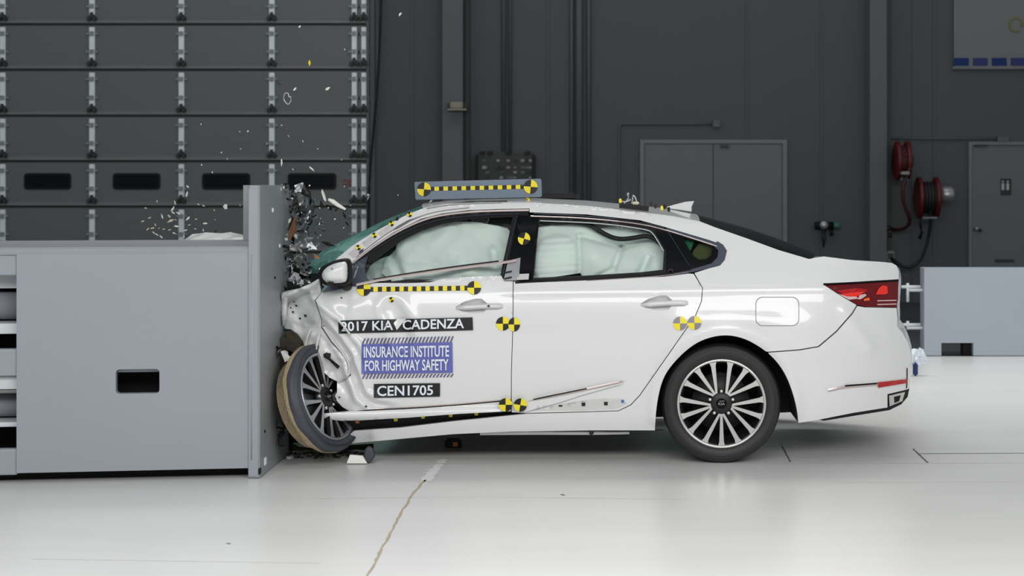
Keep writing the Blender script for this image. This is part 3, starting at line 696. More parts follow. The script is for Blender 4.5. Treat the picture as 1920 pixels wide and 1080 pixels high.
strip('torn_edge', [(592, 655), (594, 640), (598, 625)], 5, 'car_white', off=-.035, depth=.04)
# inner structure that darkens the shut lines
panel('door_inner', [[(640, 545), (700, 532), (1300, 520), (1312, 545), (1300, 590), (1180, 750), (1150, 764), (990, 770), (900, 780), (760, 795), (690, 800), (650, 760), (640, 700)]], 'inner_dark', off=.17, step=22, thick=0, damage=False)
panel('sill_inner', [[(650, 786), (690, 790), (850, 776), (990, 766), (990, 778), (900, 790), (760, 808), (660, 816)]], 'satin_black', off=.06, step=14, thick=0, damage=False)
for px, py in ((670, 791), (742, 787), (793, 782), (845, 779), (893, 776)):
    o = panel('target_sticker', [[(px-4, py-2), (px+4, py-2), (px+3, py+3), (px-3, py+3)]], 'shard_orange' if px == 670 else 'yellow', off=.052, step=4, thick=.0, damage=False)
# lower mouldings
mould = [(597, 772), (606, 775.5), (650, 772.5), (760, 767.5), (860, 760.5), (940, 753.5), (957.5, 752), (957.5, 771), (860, 776), (760, 783.5), (680, 788), (640, 789), (615, 786.5), (602, 781)]
def mould_fn(x, y): c = 772+(16-.03*(x-597)*0)*.5-.048*max(0, x-640)*.55; return sp(x, y, -.05*sstep(720, 600, x)-.022*(1-((y-c)/11)**2 if abs(y-c) < 11 else 0), False)
panel('sill_moulding', [mould], 'car_white', step=4, fn=mould_fn, thick=.04)
strip('moulding_chrome', [(700, 766), (760, 764), (860, 757.5), (940, 750), (957, 748.5)], 2.0, 'chrome', off=-.008)
panel('door_pocket_shade', [[(992, 769.5), (1050, 758), (1100, 750), (1130, 747.5), (1166, 748), (1176, 757), (1158, 766), (1100, 769.5)]], 'car_dirt_shade', off=-.001, step=8, thick=.0)  # flat panel, the pocket's shade is put into its duller colour
for px, py in ((1051, 761), (1094, 758.5), (1136, 757)): panel('clip_hole', [[(px-3.5, py-3.5 if px > 1060 else py-1.5), (px+3.5, py-3.5 if px > 1060 else py-1.5), (px+3.5, py+3 if px > 1060 else py+1.5), (px-3.5, py+3 if px > 1060 else py+1.5)]], 'mark_black', off=-.004, step=4, thick=.0)
panel('clip_plug', [[(1165, 750), (1170, 750), (1170, 755), (1165, 755)]], 'blue_dot', off=-.006, step=4, thick=.004)
panel('moulding_blade', [[(966, 757), (985, 753), (1050, 740), (1110, 727.5), (1164, 714), (1171, 713.5), (1163, 721), (1140, 727), (1090, 741), (1050, 754), (985, 772), (966, 772)]], 'car_white', off=-.018, step=6, thick=.02)
strip('blade_chrome', [(990, 752), (1050, 740), (1110, 727.5), (1160, 716.5), (1168, 714.5)], 5.5, 'chrome', off=-.022, taper=True)
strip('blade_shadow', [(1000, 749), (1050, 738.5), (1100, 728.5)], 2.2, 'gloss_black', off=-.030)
strip('sill_flange', [(1040, 808), (1110, 807.5), (1160, 809), (1245, 806)], 2.5, 'satin_black', off=.01)
strip('sill_lower', [(900, 813), (1000, 812), (1110, 812.5), (1180, 811)], 6, 'car_dirt_shade', off=.03)
MB().tube([sp(1107, 808, .0), sp(1112, 812, .0), sp(1109, 814.5, .0), sp(1106.5, 813, 0), sp(1107, 807, 0)], .006, 6).build('tow_loop', 'mark_black', car, True)
# door handles
def handle(cx, cy, sc=1.0):
    h = panel('handle_recess', [recess(cx, cy)], 'car_white', step=3, thick=0, fn=lambda x, y: sp(x, y, .034*(1-math.exp(-edgedist((x, y), [recess(cx, cy)])/5))))
    rows = []
    for k in range(21):
        t = k/20; x = cx-44+88*t; hw = 5.6*min(1, (t+.06)*4)**.7*(1-.15*t)*(1 if k < 20 else .6)
        out = .042*min(1, t*6+.15, (1-t)*7+.25)
        rows.append([sp(x, cy+hw*math.sin(a)-1.5*math.sin(math.pi*t)+3-4*t, -out*max(.05, math.cos(a))) for a in [math.radians(q) for q in (-90, -60, -25, 0, 25, 60, 90)]])
    vs_, fs = grid(rows); fs += [tuple(range(7)), tuple(20*7+k for k in range(7))]
    g = mesh('door_handle', vs_, fs, 'car_white', car, True)
    return g
g = handle(899, 575)
panel('lock_cylinder', [[(914, 572), (918, 572), (918, 576), (914, 576)]], 'mark_black', off=-.046, step=4, thick=.004, parent=g)
handle(1246, 569)
# greenhouse: frames, glass, pillars
fw_out = [(655, 496), (700, 462), (740, 436), (790, 412), (830, 402), (880, 396.5), (930, 394.5), (991, 393.5), (991, 404), (975, 404), (962, 450), (946, 527), (930, 527), (700, 532), (668, 536), (652, 540), (642, 538), (645, 510)]
fw_in = [(690, 527), (684, 516), (692, 500), (716, 478), (752, 452), (790, 433), (830, 420), (880, 411.5), (930, 408), (962, 407), (960, 415), (943, 492), (937, 524), (850, 526), (760, 529)]
panel('front_window_frame', [fw_out, fw_in], 'satin_black', off=.008, step=7, damage=False)
panel('front_window', [fw_in], 'window_glass', off=.022, step=10, thick=0, damage=False)
strip('window_chrome', [(655, 497), (700, 462), (740, 436.5), (790, 412.5), (830, 402.5), (880, 397), (930, 395), (992, 394)], 3.6, 'chrome', off=.0, damage=False)
strip('frame_ridge', [(700, 470), (740, 444), (790, 421), (830, 410.5), (880, 404.5), (930, 402), (975, 401)], 1.6, 'trim_grey', off=.002, damage=False)
strip('pillar_moulding', [(668, 482), (700, 456), (740, 428), (790, 404), (830, 394.5), (880, 389.5)], 2.0, 'mark_grey', off=-.002, damage=False)
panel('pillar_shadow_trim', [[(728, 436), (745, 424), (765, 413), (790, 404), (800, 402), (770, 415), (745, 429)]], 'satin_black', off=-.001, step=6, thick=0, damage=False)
panel('b_pillar', [[(972, 404), (1009, 404), (1004, 450), (998.5, 527), (966, 527), (946, 527), (952, 500), (962, 450)]], 'gloss_black', off=-.002, step=8, damage=False)
strip('frame_ridge', [(969, 404), (958, 450), (942, 520)], 1.6, 'trim_grey', off=-.004, damage=False)
panel('pillar_bracket', [[(952, 489), (976, 483), (973, 520), (968, 526), (944, 526), (948, 510)]], 'silver', off=-.012, step=6, thick=.01, damage=False)
panel('pillar_bracket', [[(971, 514), (992, 513), (991, 524), (969, 525)]], 'tape_grey', off=-.012, step=6, thick=.01, damage=False)
for y0 in (507, 518): panel('bracket_slot', [[(946, y0+3), (960, y0), (959, y0+3), (945, y0+6)]], 'mark_black', off=-.018, step=4, thick=.004, damage=False)
rw_out = [(1008, 403), (1100, 406), (1200, 417), (1232, 424), (1250, 428), (1250, 512), (1245, 517), (1100, 522.5), (997, 525.5)]
rw_in = [(1011, 412.5), (1060, 413.5), (1100, 415.5), (1160, 421), (1213, 429), (1224, 434), (1245, 470), (1243, 506), (1200, 511), (1100, 517), (1000, 521.5)]
panel('rear_window_frame', [rw_out, rw_in], 'satin_black', off=.008, step=7, damage=False)
panel('rear_window', [rw_in], 'window_glass', off=.022, step=10, thick=0, damage=False)
strip('window_chrome', [(995, 405), (1100, 408.5), (1200, 419), (1245, 430), (1300, 447), (1345, 462)], 2.4, 'chrome', off=-.002, damage=False)
strip('frame_ridge', [(1000, 400.5), (1100, 404.5), (1200, 415.5), (1245, 427)], 1.4, 'trim_grey', off=-.001, damage=False)
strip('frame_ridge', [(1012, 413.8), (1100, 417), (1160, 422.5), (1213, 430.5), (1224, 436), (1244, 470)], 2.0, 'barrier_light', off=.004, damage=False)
qt = [(1246, 427), (1300, 445), (1340, 459), (1352, 469), (1347, 487), (1336, 495), (1300, 504), (1249, 511), (1249, 470), (1228, 434), (1232, 427)]
qg = [(1281, 446), (1306, 453), (1330, 458), (1336, 467), (1333, 479), (1324, 486), (1310, 487), (1300, 479), (1290, 464)]
panel('quarter_frame', [qt, qg], 'gloss_black', off=.004, step=7, damage=False)
panel('rear_pillar_lining', [[(1300, 470), (1312, 455), (1340, 460), (1338, 482), (1312, 492), (1296, 484)]], 'olive_trim', off=.05, step=8, thick=0, damage=False)
panel('rear_pillar_scrap', [[(1282, 446), (1302, 452), (1294, 472), (1286, 462)]], 'teal_scrap', off=.05, step=8, thick=0, damage=False)
panel('quarter_window', [qg], 'quarter_glass', off=.012, step=8, thick=0, damage=False)
strip('frame_ridge', [(1251, 432), (1272, 466), (1293, 499)], 1.6, 'trim_grey', off=-.002, damage=False)
panel('quarter_trim', [[(1345, 452), (1356, 459), (1363, 470), (1359, 487), (1350, 497.5), (1330, 502.5), (1300, 510), (1262, 516), (1262, 513), (1300, 504), (1334, 494), (1345, 483), (1347, 470), (1338, 461)]], 'trim_grey', off=-.004, step=6, thick=.01, damage=False)
strip('quarter_trim', [(1250, 429), (1300, 444), (1346, 458)], 5, 'trim_grey', off=.0, damage=False)
strip('belt_trim', [(966, 530), (1000, 528), (1100, 524), (1150, 521), (1245, 515), (1296, 506)], 3.4, 'satin_black', off=-.002, damage=False)
strip('belt_chrome', [(1100, 526.3), (1150, 523.3), (1245, 517.3), (1290, 510)], 1.5, 'chrome', off=-.003, damage=False)
# torn belt moulding of the front door, bent up
strip('torn_belt_moulding', [(668, 534), (700, 527), (760, 517), (850, 504), (940, 493), (968, 488)], 4.6, 'chrome', off=-.028, depth=.02, damage=False)
strip('torn_belt_rubber', [(700, 524), (760, 513.5), (850, 500), (935, 489.5)], 3.0, 'satin_black', off=-.022, depth=.02, damage=False)
panel('belt_flange', [[(800, 531), (830, 523), (880, 519), (940, 517), (945, 526), (850, 529)]], 'car_white', off=.004, step=7, thick=0, damage=False)
panel('belt_slot', [[(720, 530), (760, 524), (815, 524), (790, 528), (760, 531)]], 'satin_black', off=.0, step=7, thick=0, damage=False)
# mirror and its black foot
panel('mirror_foot', [[(604, 548), (655, 497), (690, 480), (684, 500), (686, 520), (690, 528), (668, 536), (640, 542)]], 'trim_grey', off=-.004, step=7, damage=False)
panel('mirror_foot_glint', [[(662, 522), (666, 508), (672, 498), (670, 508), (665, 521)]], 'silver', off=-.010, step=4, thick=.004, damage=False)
mo = [(597, 517), (599, 509), (606, 500), (618, 493), (632, 488), (646, 486), (653, 488), (655.5, 497), (656, 515), (654, 530), (646, 534), (630, 535.5), (612, 534), (604, 530)]
def dome(name, loop, Y0, bulge, m, step=4, parent=car, sc=1.0):
    L = smoothloop([Vector(p) for p in loop], 1); c = sum(L, Vector((0, 0)))/len(L); L = [c+(p-c)*sc for p in L]
    def fn(x, y):
        d = edgedist((x, y), [L]); t = min(1, d/16); return W(x, y, Y0-bulge*math.sqrt(max(0, 1-(1-t)**2)))
    return panel(name, [L], m, step=step, fn=fn, thick=.05, parent=parent)
dome('mirror_housing', mo, 8.90, .03, 'satin_black', sc=1.06)
mi_ = dome('mirror_cap', [(602, 518), (604, 510), (610, 502), (620, 496), (633, 491.5), (645, 489.5), (650, 491), (652, 498), (652.5, 515), (650.5, 527), (645, 530.5), (630, 532), (615, 531), (608, 528)], 8.885, .06, 'car_white')
panel('mirror_notch', [[(612, 531), (616, 529), (624, 530), (625, 536), (612, 536)]], 'satin_black', step=4, fn=lambda x, y: W(x, y, 8.84), thick=.03)
panel('mirror_speck', [[(620, 502), (624, 502), (624, 505), (621, 505)]], 'mark_grey', step=4, fn=lambda x, y: W(x, y, 8.822), thick=.004)
MB().tube([W(640, 530, 8.93), W(650, 536, 9.02), W(655, 536, 9.1)], .03, 10).build('mirror_arm', 'satin_black', car, True)
# windscreen, roof, rear window, boot
def mirror_pts(P): return [Vector((p.x, 2*YC-p.y, p.z)) for p in P]
def crown(name, near, mid, m, n=26, k=9, smooth=True, power=1):
    A = resample(near, n); B = resample(mid, n); C = mirror_pts(A); rows = []
    for j in range(2*k+1):
        t = j/(2*k); a, b, c = (1-t)*(1-2*t), 4*t*(1-t), t*(2*t-1); rows.append([A[i]*a+B[i]*b+C[i]*c for i in range(n)])
    vs_, fs = grid(rows); return mesh(name, vs_, fs, m, car, smooth)
ws_near = [sp(x, y, .01, False) for x, y in ((600, 512), (612, 501), (640, 479), (660, 462), (700, 437), (735, 418), (762, 404), (795, 391))]
ws_mid = [W(x, y, YC) for x, y in ((578, 508), (583, 492), (610, 469), (643, 451), (668, 439), (693, 428), (727, 411), (762, 397), (800, 383))]
crown('windscreen', ws_near, ws_mid, 'windshield_glass')
rf_near = [sp(x, y+1.3, -.003, False) for x, y in ((795, 390.5), (835, 383.5), (900, 380.5), (1000, 380.5), (1100, 386.5), (1200, 397.5), (1260, 405.5), (1312, 415.5))]
rf_mid = [W(x, y, YC) for x, y in ((798, 381), (840, 376), (900, 373.5), (1000, 371.5), (1100, 376), (1200, 386), (1250, 391), (1306, 402))]
crown('roof', rf_near, rf_mid, 'car_white', k=12)
strip('roof_ditch', [(800, 391), (840, 384), (900, 381), (940, 380)], 2.6, 'shard_grey', off=-.0, damage=False)
rg_near = [sp(x, y, .012, False) for x, y in ((1312, 416), (1340, 427), (1400, 448), (1460, 470), (1518, 487))]
rg_mid = [W(x, y, YC) for x, y in ((1307, 402), (1350, 413), (1405, 428), (1460, 448), (1522, 473))]
crown('rear_screen', rg_near, rg_mid, 'gloss_black', n=16)
glass('rear_glass', (70, 110, 96), 1.0)
bpy.data.objects['rear_screen'].data.materials[0] = MATS['rear_glass']
bt_near = [sp(x, y, .006, False) for x, y in ((1518, 487), (1530, 484.5), (1545, 482.5), (1600, 489), (1650, 492), (1672, 494), (1681, 499), (1685, 509), (1685, 525))]
bt_mid = [W(x, y, YC) for x, y in ((1526, 478), (1534, 481), (1542, 484), (1600, 495), (1650, 498), (1668, 498), (1674, 502), (1676, 510), (1676, 525))]
def crown2(name, near, mid, m, fz_=0):
    C = [p+Vector((0, 0, fz_)) for p in mirror_pts(near)]; rows = []; k = 10
    for j in range(2*k+1):
        t = j/(2*k); s = abs(2*t-1)**3; e = near if t < .5 else C; rows.append([mid[i].lerp(e[i], s) if False else Vector((mid[i].x+(e[i].x-mid[i].x)*s, near[i].y+(C[i].y-near[i].y)*t, mid[i].z+(e[i].z-mid[i].z)*s)) for i in range(len(near))])
    vs_, fs = grid(rows); return mesh(name, vs_, fs, m, car, True)
crown2('boot_lid', bt_near, bt_mid, 'car_white', -.06)
re_near = [sp(x, y, .008) for x, y in ((1685, 525), (1682, 577), (1684, 598), (1682, 612), (1692, 624), (1702, 642), (1708, 662), (1708, 700), (1700, 740), (1690, 757))]
re_mid = [W(x, y, YC) for x, y in ((1676, 522), (1672, 560), (1672, 575), (1672, 587), (1680, 598), (1688, 614), (1694, 632), (1694, 664), (1688, 700), (1676, 716))]
crown2('rear_fascia', re_near, re_mid, 'car_white')
sp_ = mirror_pts([sp(x, y, 0) for x, y in ((1685, 525), (1700, 650), (1690, 757), (1500, 790), (1350, 628), (1228, 806), (700, 826), (640, 700), (640, 545), (1300, 530), (1542, 535), (1680, 540))])
mesh('far_side', sp_, [tuple(range(len(sp_)))], 'car_white', car)
A = [sp(x, y, .02, False) for x, y in ((640, 500), (700, 455), (790, 408), (900, 392), (1000, 392), (1200, 412), (1350, 460), (1360, 490), (1300, 515), (700, 530))]
mesh('far_glass', mirror_pts(A), [tuple(range(len(A)))], 'gloss_black', car)
# arch liner, floor pan
near = [sp(x, y, .012) for x, y in ARCH]; far = [p+Vector((0, .42, 0)) for p in near]
vs_, fs = grid([near, far]); mesh('arch_liner', vs_, fs, 'void_black', car, True)
mesh('arch_back', far, [tuple(range(len(far)))], 'void_black', car)
ub = [W(x, y, 9.25) for x, y in ((700, 786), (760, 794), (960, 784), (1180, 780), (1228, 776), (1245, 700), (1290, 640), (1160, 560), (700, 560))]
MB().prism(ub, (0, 1.45, 0)).build('floor_pan', 'underbody', car)
ub = [W(x, y, 9.45) for x, y in ((1480, 735), (1490, 765), (1600, 745), (1625, 690), (1625, 540), (1500, 540), (1420, 600))]
MB().prism(ub, (0, .95, 0)).build('rear_underbody', 'underbody', car)
MB().box(-.95, -.85, 9.55, 9.75, .16, .3, bev=.02).build('underbody_bracket', 'dark_metal', car)
q = W(850, 832, 9.6); MB().box(q.x-.05, q.x+.05, q.y-.03, q.y+.03, q.z-.03, q.z+.03, bev=.012).box(q.x+.0, q.x+.03, q.y-.034, q.y-.03, q.z-.012, q.z+.014, 1).build('underbody_fitting', ['satin_black', 'shard_orange'], car)
# cabin: lining, seats behind the bags
cb = [W(x, y, 9.75) for x, y in ((640, 560), (700, 470), (800, 410), (900, 396), (1000, 394), (1200, 412), (1350, 460), (1400, 560))]
MB().prism(cb, (0, .02, 0)).build('cabin_lining', 'inner_dark', car)
# air bags
def bag_front(x, y):
    z = .10+.05*noise.noise(Vector((x*.012, y*.014, 2)))+.012*noise.noise(Vector((x*.05, y*.05, 4)))
    z -= .05*math.exp(-(((x-840)/70)**2+((y-460)/40)**2)); z += .06*math.exp(-(seg_d((x, y), (732, 470), (752, 522))/7)**2)
    z += .05*math.exp(-(seg_d((x, y), (925, 470), (928, 500))/8)**2)-.03*math.exp(-(((x-875)/28)**2+((y-505)/20)**2))
    z += .10*sstep(760, 700, x)
    return sp(x, y, max(.035, z), False)
panel('curtain_airbag', [[(716, 512), (722, 488), (742, 468), (746, 450), (786, 428), (810, 420), (850, 416), (890, 416), (935, 424), (952, 428), (960, 440), (950, 522), (890, 535), (760, 535), (735, 528)]], 'airbag', step=5, fn=bag_front, thick=.08)
panel('steering_airbag', [[(684, 520), (690, 500), (712, 486), (728, 480), (735, 500), (730, 526), (700, 530)]], 'airbag', step=6, fn=lambda x, y: sp(x, y, .24+.04*noise.noise(Vector((x*.05, y*.05, 8))), False), thick=.08)
panel('dashboard', [[(660, 535), (670, 505), (700, 478), (760, 440), (760, 535)]], 'inner_dark', off=.34, step=14, thick=.1, damage=False)
def bag_rear(x, y):
    z = .085+.03*noise.noise(Vector((x*.012, y*.014, 12)))
    e = ((x-1045)/48)**2+((y-492)/54)**2
    if e < 1 and x < 1086: z -= .045*math.sqrt(1-e)+.006*math.sin(y*.52+.03*(x-1000))
    for a, b, w in (((1086, 442), (1086, 520), 4), ((1086, 440), (1165, 462), 5), ((1165, 462), (1150, 505), 5), ((1165, 462), (1225, 445), 6), ((1200, 515), (1215, 482), 6), ((1150, 505), (1120, 520), 4)): z += .04*math.exp(-(seg_d((x, y), a, b)/w)**2)
    z -= .04*math.exp(-(((x-1115)/22)**2+((y-480)/25)**2))+.03*math.exp(-(((x-1185)/22)**2+((y-495)/22)**2))+.03*math.exp(-(((x-1228)/14)**2+((y-495)/16)**2))
    return sp(x, y, max(.032, z), False)
panel('curtain_airbag', [[(1000, 524), (1003, 430), (1018, 423), (1080, 421), (1120, 430), (1150, 424), (1190, 428), (1222, 440), (1250, 475), (1250, 520), (1095, 524), (1088, 512), (1055, 517)]], 'airbag', step=4, fn=bag_rear, thick=.08)
panel('headliner', [[(1005, 410), (1100, 412), (1200, 424), (1250, 440), (1250, 470), (1200, 440), (1100, 430), (1005, 432)]], 'airbag', off=.16, step=12, thick=.02, damage=False)
panel('headliner', [[(740, 450), (800, 418), (880, 405), (970, 402), (968, 440), (880, 430), (800, 440)]], 'inner_dark', off=.16, step=12, thick=.02, damage=False)
P = smoothpoly([sp(x, y, .05, False) for x, y in ((1012, 416), (1080, 417), (1104, 420), (1122, 432), (1145, 445), (1165, 449), (1190, 446), (1210, 442), (1226, 446), (1248, 465))], 3)
MB().tube(P, .014, 10).build('hanging_seal', 'satin_black', car, True)
panel('grab_clip', [[(1014, 419), (1030, 418), (1032, 421), (1016, 424)]], 'mark_black', off=.06, step=5, thick=.01, damage=False)
panel('grab_clip', [[(942, 419), (955, 421), (956, 424), (944, 422)]], 'mark_black', off=.06, step=5, thick=.01, damage=False)
# bonnet folded up behind the barrier, far front corner
hp = [(-3.35, .78), (-3.2, .95), (-2.95, 1.03), (-2.80, 1.10), (-2.735, 1.225), (-2.66, 1.278), (-2.55, 1.275), (-2.42, 1.268), (-2.30, 1.25), (-2.16, 1.14), (-2.05, .98), (-1.9, .95), (-1.72, .97)]
rows = []
P2 = resample([Vector((x, 0, z)) for x, z in hp], 46)
for j in range(12):
    y = 9.68+.098*j; rows.append([Vector((p.x, y+.03*noise.noise(Vector((p.x*4, y*3, 1))), p.z-.06+.055*sstep(0, 3, j)-.002*max(0, j-3)**2+(.020*noise.noise(Vector((p.x*11, y*6, 4)))+.012*noise.noise(Vector((p.x*25, y*9, 7)))) )) for p in P2])
vs_, fs = grid(rows); mesh('folded_bonnet', vs_, fs, 'car_white', car, False)
fpn = [Vector((x, 10.76, z)) for x, z in ((-3.35, .75), (-3.4, .45), (-3.3, .25), (-2.78, .25), (-2.72, .5), (-2.55, .64), (-2.3, .66), (-2.1, .55), (-1.98, .3), (-1.7, .3), (-1.6, .95), (-2.6, .93))]
MB().prism(fpn, (0, .02, 0)).build('far_fender', 'car_white', car)
MB().box(-3.42, -3.2, 9.75, 10.76, .28, .72, bev=.05).build('front_bumper', 'car_white', car)
# crushed engine bay behind the fender
mb = MB(); random.seed(11)
for k in range(46):
    px = random.uniform(532, 600); py = random.uniform(505+max(0, (px-560))*.1, 610); Y = random.uniform(9.3, 9.7); q = W(px, py, Y); s = random.uniform(.02, .06)
    bm = bmesh.new(); bmesh.ops.create_cube(bm, size=1); R_ = Matrix.Rotation(random.uniform(0, 6), 3, Vector((random.random(), random.random(), random.random()+.1)).normalized())
    for v in bm.verts: v.co = q+R_ @ Vector((v.co.x*s*2, v.co.y*s, v.co.z*s*1.2))
    bm.verts.index_update(); mb.add([v.co.copy() for v in bm.verts], [[v.index for v in f.verts] for f in bm.faces], random.choice([0, 0, 1, 2])); bm.free()
tag(mb.build('crushed_engine_bay', ['inner_dark', 'shard_grey', 'satin_black'], car), kind='stuff')
panel('wheel_housing', [[(530, 618), (545, 618), (560, 628), (572, 655), (640, 715), (660, 770), (680, 800), (640, 830), (540, 830), (532, 700)]], 'void_black', off=.42, step=14, thick=.0, damage=False)
panel('liner_and_shadow', [[(532, 822), (560, 838), (600, 842), (640, 836), (700, 832), (700, 852), (640, 856), (560, 858), (528, 862)]], 'dust_brown', step=6, thick=.01, fn=lambda x, y: W(x, y, 9.5+.06*noise.noise(Vector((x*.05, y*.06, 1)))))  # one brown sheet for the torn liner and the shadow under the wheel
panel('liner_scrap', [[(533, 622), (545, 620), (558, 628), (566, 640), (570, 655), (560, 668), (548, 660), (538, 655), (532, 640)]], 'dust_brown', off=.05, step=6, thick=.02, damage=False)
# wheels
def wheel(M, rad=.339, width=.235, crush=None, mats=('tyre_side', 'rubber', 'alloy', 'alloy_dark')):
    def T(mb):
        for k, v in enumerate(mb.v):
            v = Vector(v)
            if crush: v = crush(v)
            mb.v[k] = M @ v
        return mb
    r0 = .2555
    pr = [(r0-.012, .02), (r0-.002, .004), (r0+.012, -.004), (r0+.035, -.012), (rad-.03, -.008), (rad-.014, .004), (rad-.004, .022), (rad, .045), (rad, width-.045), (rad-.004, width-.02), (rad-.03, width), (r0, width)]
    mb = MB(); ns = 6 if not crush else 8; pr2 = pr[:8]+[(rad, width*.5)]+pr[8:] if crush else pr; ns = 9 if crush else 6; mb.lathe(pr2[:ns], 72, i=0); mb.lathe(pr2[ns-1:], 72, i=1); T(mb)
    ty = mb.build('tyre', [mats[0], mats[1]], car, True)
    mb = MB()
    for rr_ in (r0+.04, rad-.035): mb.lathe([(rr_-.0025, -.0085), (rr_, -.0135), (rr_+.0025, -.0085)], 72)
    T(mb).build('sidewall_rib', mats[0], ty, True)
    rim = T(MB().lathe([(r0-.006, .02), (r0-.002, .001), (r0-.006, -.005), (r0-.016, -.003), (r0-.02, .012), (r0-.03, .06), (r0-.04, .17)], 72)).build('rim', mats[2], car, True)
    T(MB().lathe([(r0-.022, .014), (r0-.035, .05), (r0-.045, .18), (.06, .19), (0, .19)], 48)).build('barrel', 'void_black', rim, True)
    T(MB().lathe([(.05, .085), (.165, .085), (.165, .11)], 40)).build('brake_disc', 'dark_metal', rim, True)
    for k in range(15):
        a = math.radians(-90+24*k); ca, sa = math.cos(a), math.sin(a)
        tr = k % 3; bend = {0: 0, 1: -.010, 2: .010}[tr]
        mb = MB(); sec = []
        for t in (0, .25, .6, .88, 1):
            r = .052+(r0-.018-.052)*t; w = .006+.0078*t+(.006 if t == 1 else 0); off = bend*(1-t)*1.6; yf = -.002+.020*(1-t)*(1-t*.2)
            sec.append([(r, off-w-.003, yf+.035), (r, off-w, yf), (r, off+w, yf), (r, off+w+.003, yf+.035)])
        vs_ = [Vector((r*ca-o*sa, y, r*sa+o*ca)) for s_ in sec for r, o, y in s_]
        for j in range(4):
            b = j*4
            mb.add([vs_[b+q_] for q_ in range(8)], [(1, 2, 6, 5)], 0); mb.add([vs_[b+q_] for q_ in range(8)], [(0, 1, 5, 4), (2, 3, 7, 6), (0, 3, 7, 4)], 1)
        T(mb).build('spoke', [mats[2], mats[3]], rim)
    T(MB().lathe([(0, .006), (.05, .010), (.066, .02), (.07, .06)], 40)).build('hub', mats[3], rim, True)
    cap = T(MB().lathe([(0, -.004), (.024, -.003), (.029, .003), (.03, .012)], 32)).build('centre_cap', 'gloss_black', rim, True)
    tv, tf = text_geo('KIA', .01); vs_ = [Vector(((x-.5)*.036, -.0055, (y-.5)*.014)) for x, y in tv]
    mb = MB(); mb.add(vs_, tf); T(mb).build('cap_lettering', 'silver', cap)
    for k in range(5):
        a = math.radians(90+72*k); T(MB().lathe([(0, -.002), (.008, -.001), (.010, .003), (.010, .02)], 10, (.068*math.cos(a), .012, .068*math.sin(a)))).build('lug_nut', 'alloy', rim, True)
    return ty
wc = W(1353, 757.5, 9.045); wc.z = .339
wheel(Matrix.Translation(wc))
wheel(Matrix.Translation((wc.x, 2*YC-wc.y, wc.z)) @ Matrix.Rotation(math.pi, 4, 'Z'))
fwc = W(616, 743, 9.02)
mj = Vector((-.334, 0, .943)); px_ = Vector((.943, 0, .334)); a = math.radians(69)
nrm = Vector((0, -1, 0))*math.cos(a)+px_*math.sin(a)          # outward normal of the turned wheel
yl = -nrm; zl = mj; xl = yl.cross(zl).normalized()
M = Matrix(((xl.x, yl.x, zl.x, fwc.x), (xl.y, yl.y, zl.y, fwc.y), (xl.z, yl.z, zl.z, fwc.z), (0, 0, 0, 1)))
def crush(v):
    r = math.hypot(v.x, v.z)
    if r > .262:
        ang = math.atan2(v.z, v.x); t = (r-.262)/.077
        v = Vector((v.x*(1+.03*t*math.sin(3*ang)+.05*t*noise.noise(v*7)), v.y*(.34 if v.y > 0 else 1)+.016*t*noise.noise(v*9)+.012*t*math.sin(2*ang+1), v.z*(1+.02*t*math.cos(2*ang)+.05*t*noise.noise(v*7))))
    else: v = Vector((v.x, v.y*.7 if v.y > 0 else v.y, v.z))
    return v
wheel(M, rad=.316, crush=crush, mats=('tyre_blue', 'tyre_dust', 'silver', 'alloy_dark'))
fw2 = Vector((wc.x-2.84, 2*YC-9.06, .339)); wheel(Matrix.Translation(fw2) @ Matrix.Rotation(math.pi, 4, 'Z'))
MB().box(fwc.x-.05, fwc.x+.12, 9.2, 9.6, .25, .5, bev=.03).build('knuckle', 'void_black', car)
tb = smoothpoly([W(x, y, 8.98) for x, y in ((540, 705), (541, 740), (545, 775), (556, 800), (575, 822), (595, 834), (615, 832), (626, 824))], 3)
MB().tube(tb, [.012+.012*abs(math.sin(k*.21)) for k in range(len(tb))], 8).build('tyre_carcass_strip', 'tyre_dust', car, True)
tb = smoothpoly([W(x, y, 9.0) for x, y in ((552, 690), (546, 730), (552, 770), (570, 800), (585, 812))], 3)
MB().tube(tb, .012, 8).build('tyre_carcass_strip', 'shard_cream', car, True)
# ---- stickers, targets and lettering on the bodywork
def disc(cx, cy, rx, ry, off, m=('yellow', 'mark_black'), rot=0, fn=None, name='target_sticker', damage=True, parent=car):
    mb = MB(); P = fn or (lambda x, y: sp(x, y, off, damage)); n = 8
    for q in range(4):
        vs_ = [P(cx, cy)]
        for rr_ in (.5, 1):
            for k in range(n+1): an = math.radians(rot+90*q+90*k/n); vs_.append(P(cx+rx*rr_*math.cos(an), cy+ry*rr_*math.sin(an)))
        mb.add(vs_, [(0, k+1, k+2) for k in range(n)]+[(k+1, n+k+2, n+k+3, k+2) for k in range(n)], 0 if q % 2 else 1)
    return mb.build(name, list(m), parent)
def barcode(x0, x1, y0, y1, hh, n, off, fn=None, parent=car):
    mb = MB(); P = fn or (lambda x, y: sp(x, y, off))
    for k in range(n):
        a = x0+(x1-x0)*k/n; b = x0+(x1-x0)*(k+1)/n; ya = y0+(y1-y0)*k/n; yb_ = y0+(y1-y0)*(k+1)/n; m_ = (a+b)/2; ym = (ya+yb_)/2
        mb.add([P(a, ya-hh), P(m_, ym-hh), P(b, yb_-hh), P(b, yb_+hh), P(m_, ym+hh), P(a, ya+hh)], [(0, 1, 4, 5), (1, 2, 3, 4)], 0 if k % 2 else 1)
    return mb.build('scale_strip', ['yellow', 'mark_black'], parent)
barcode(692, 879, 542.5, 540, 4.4, 23, -.006)
disc(682, 542, 13, 12.5, -.009); disc(889, 539.5, 13, 12.5, -.009)
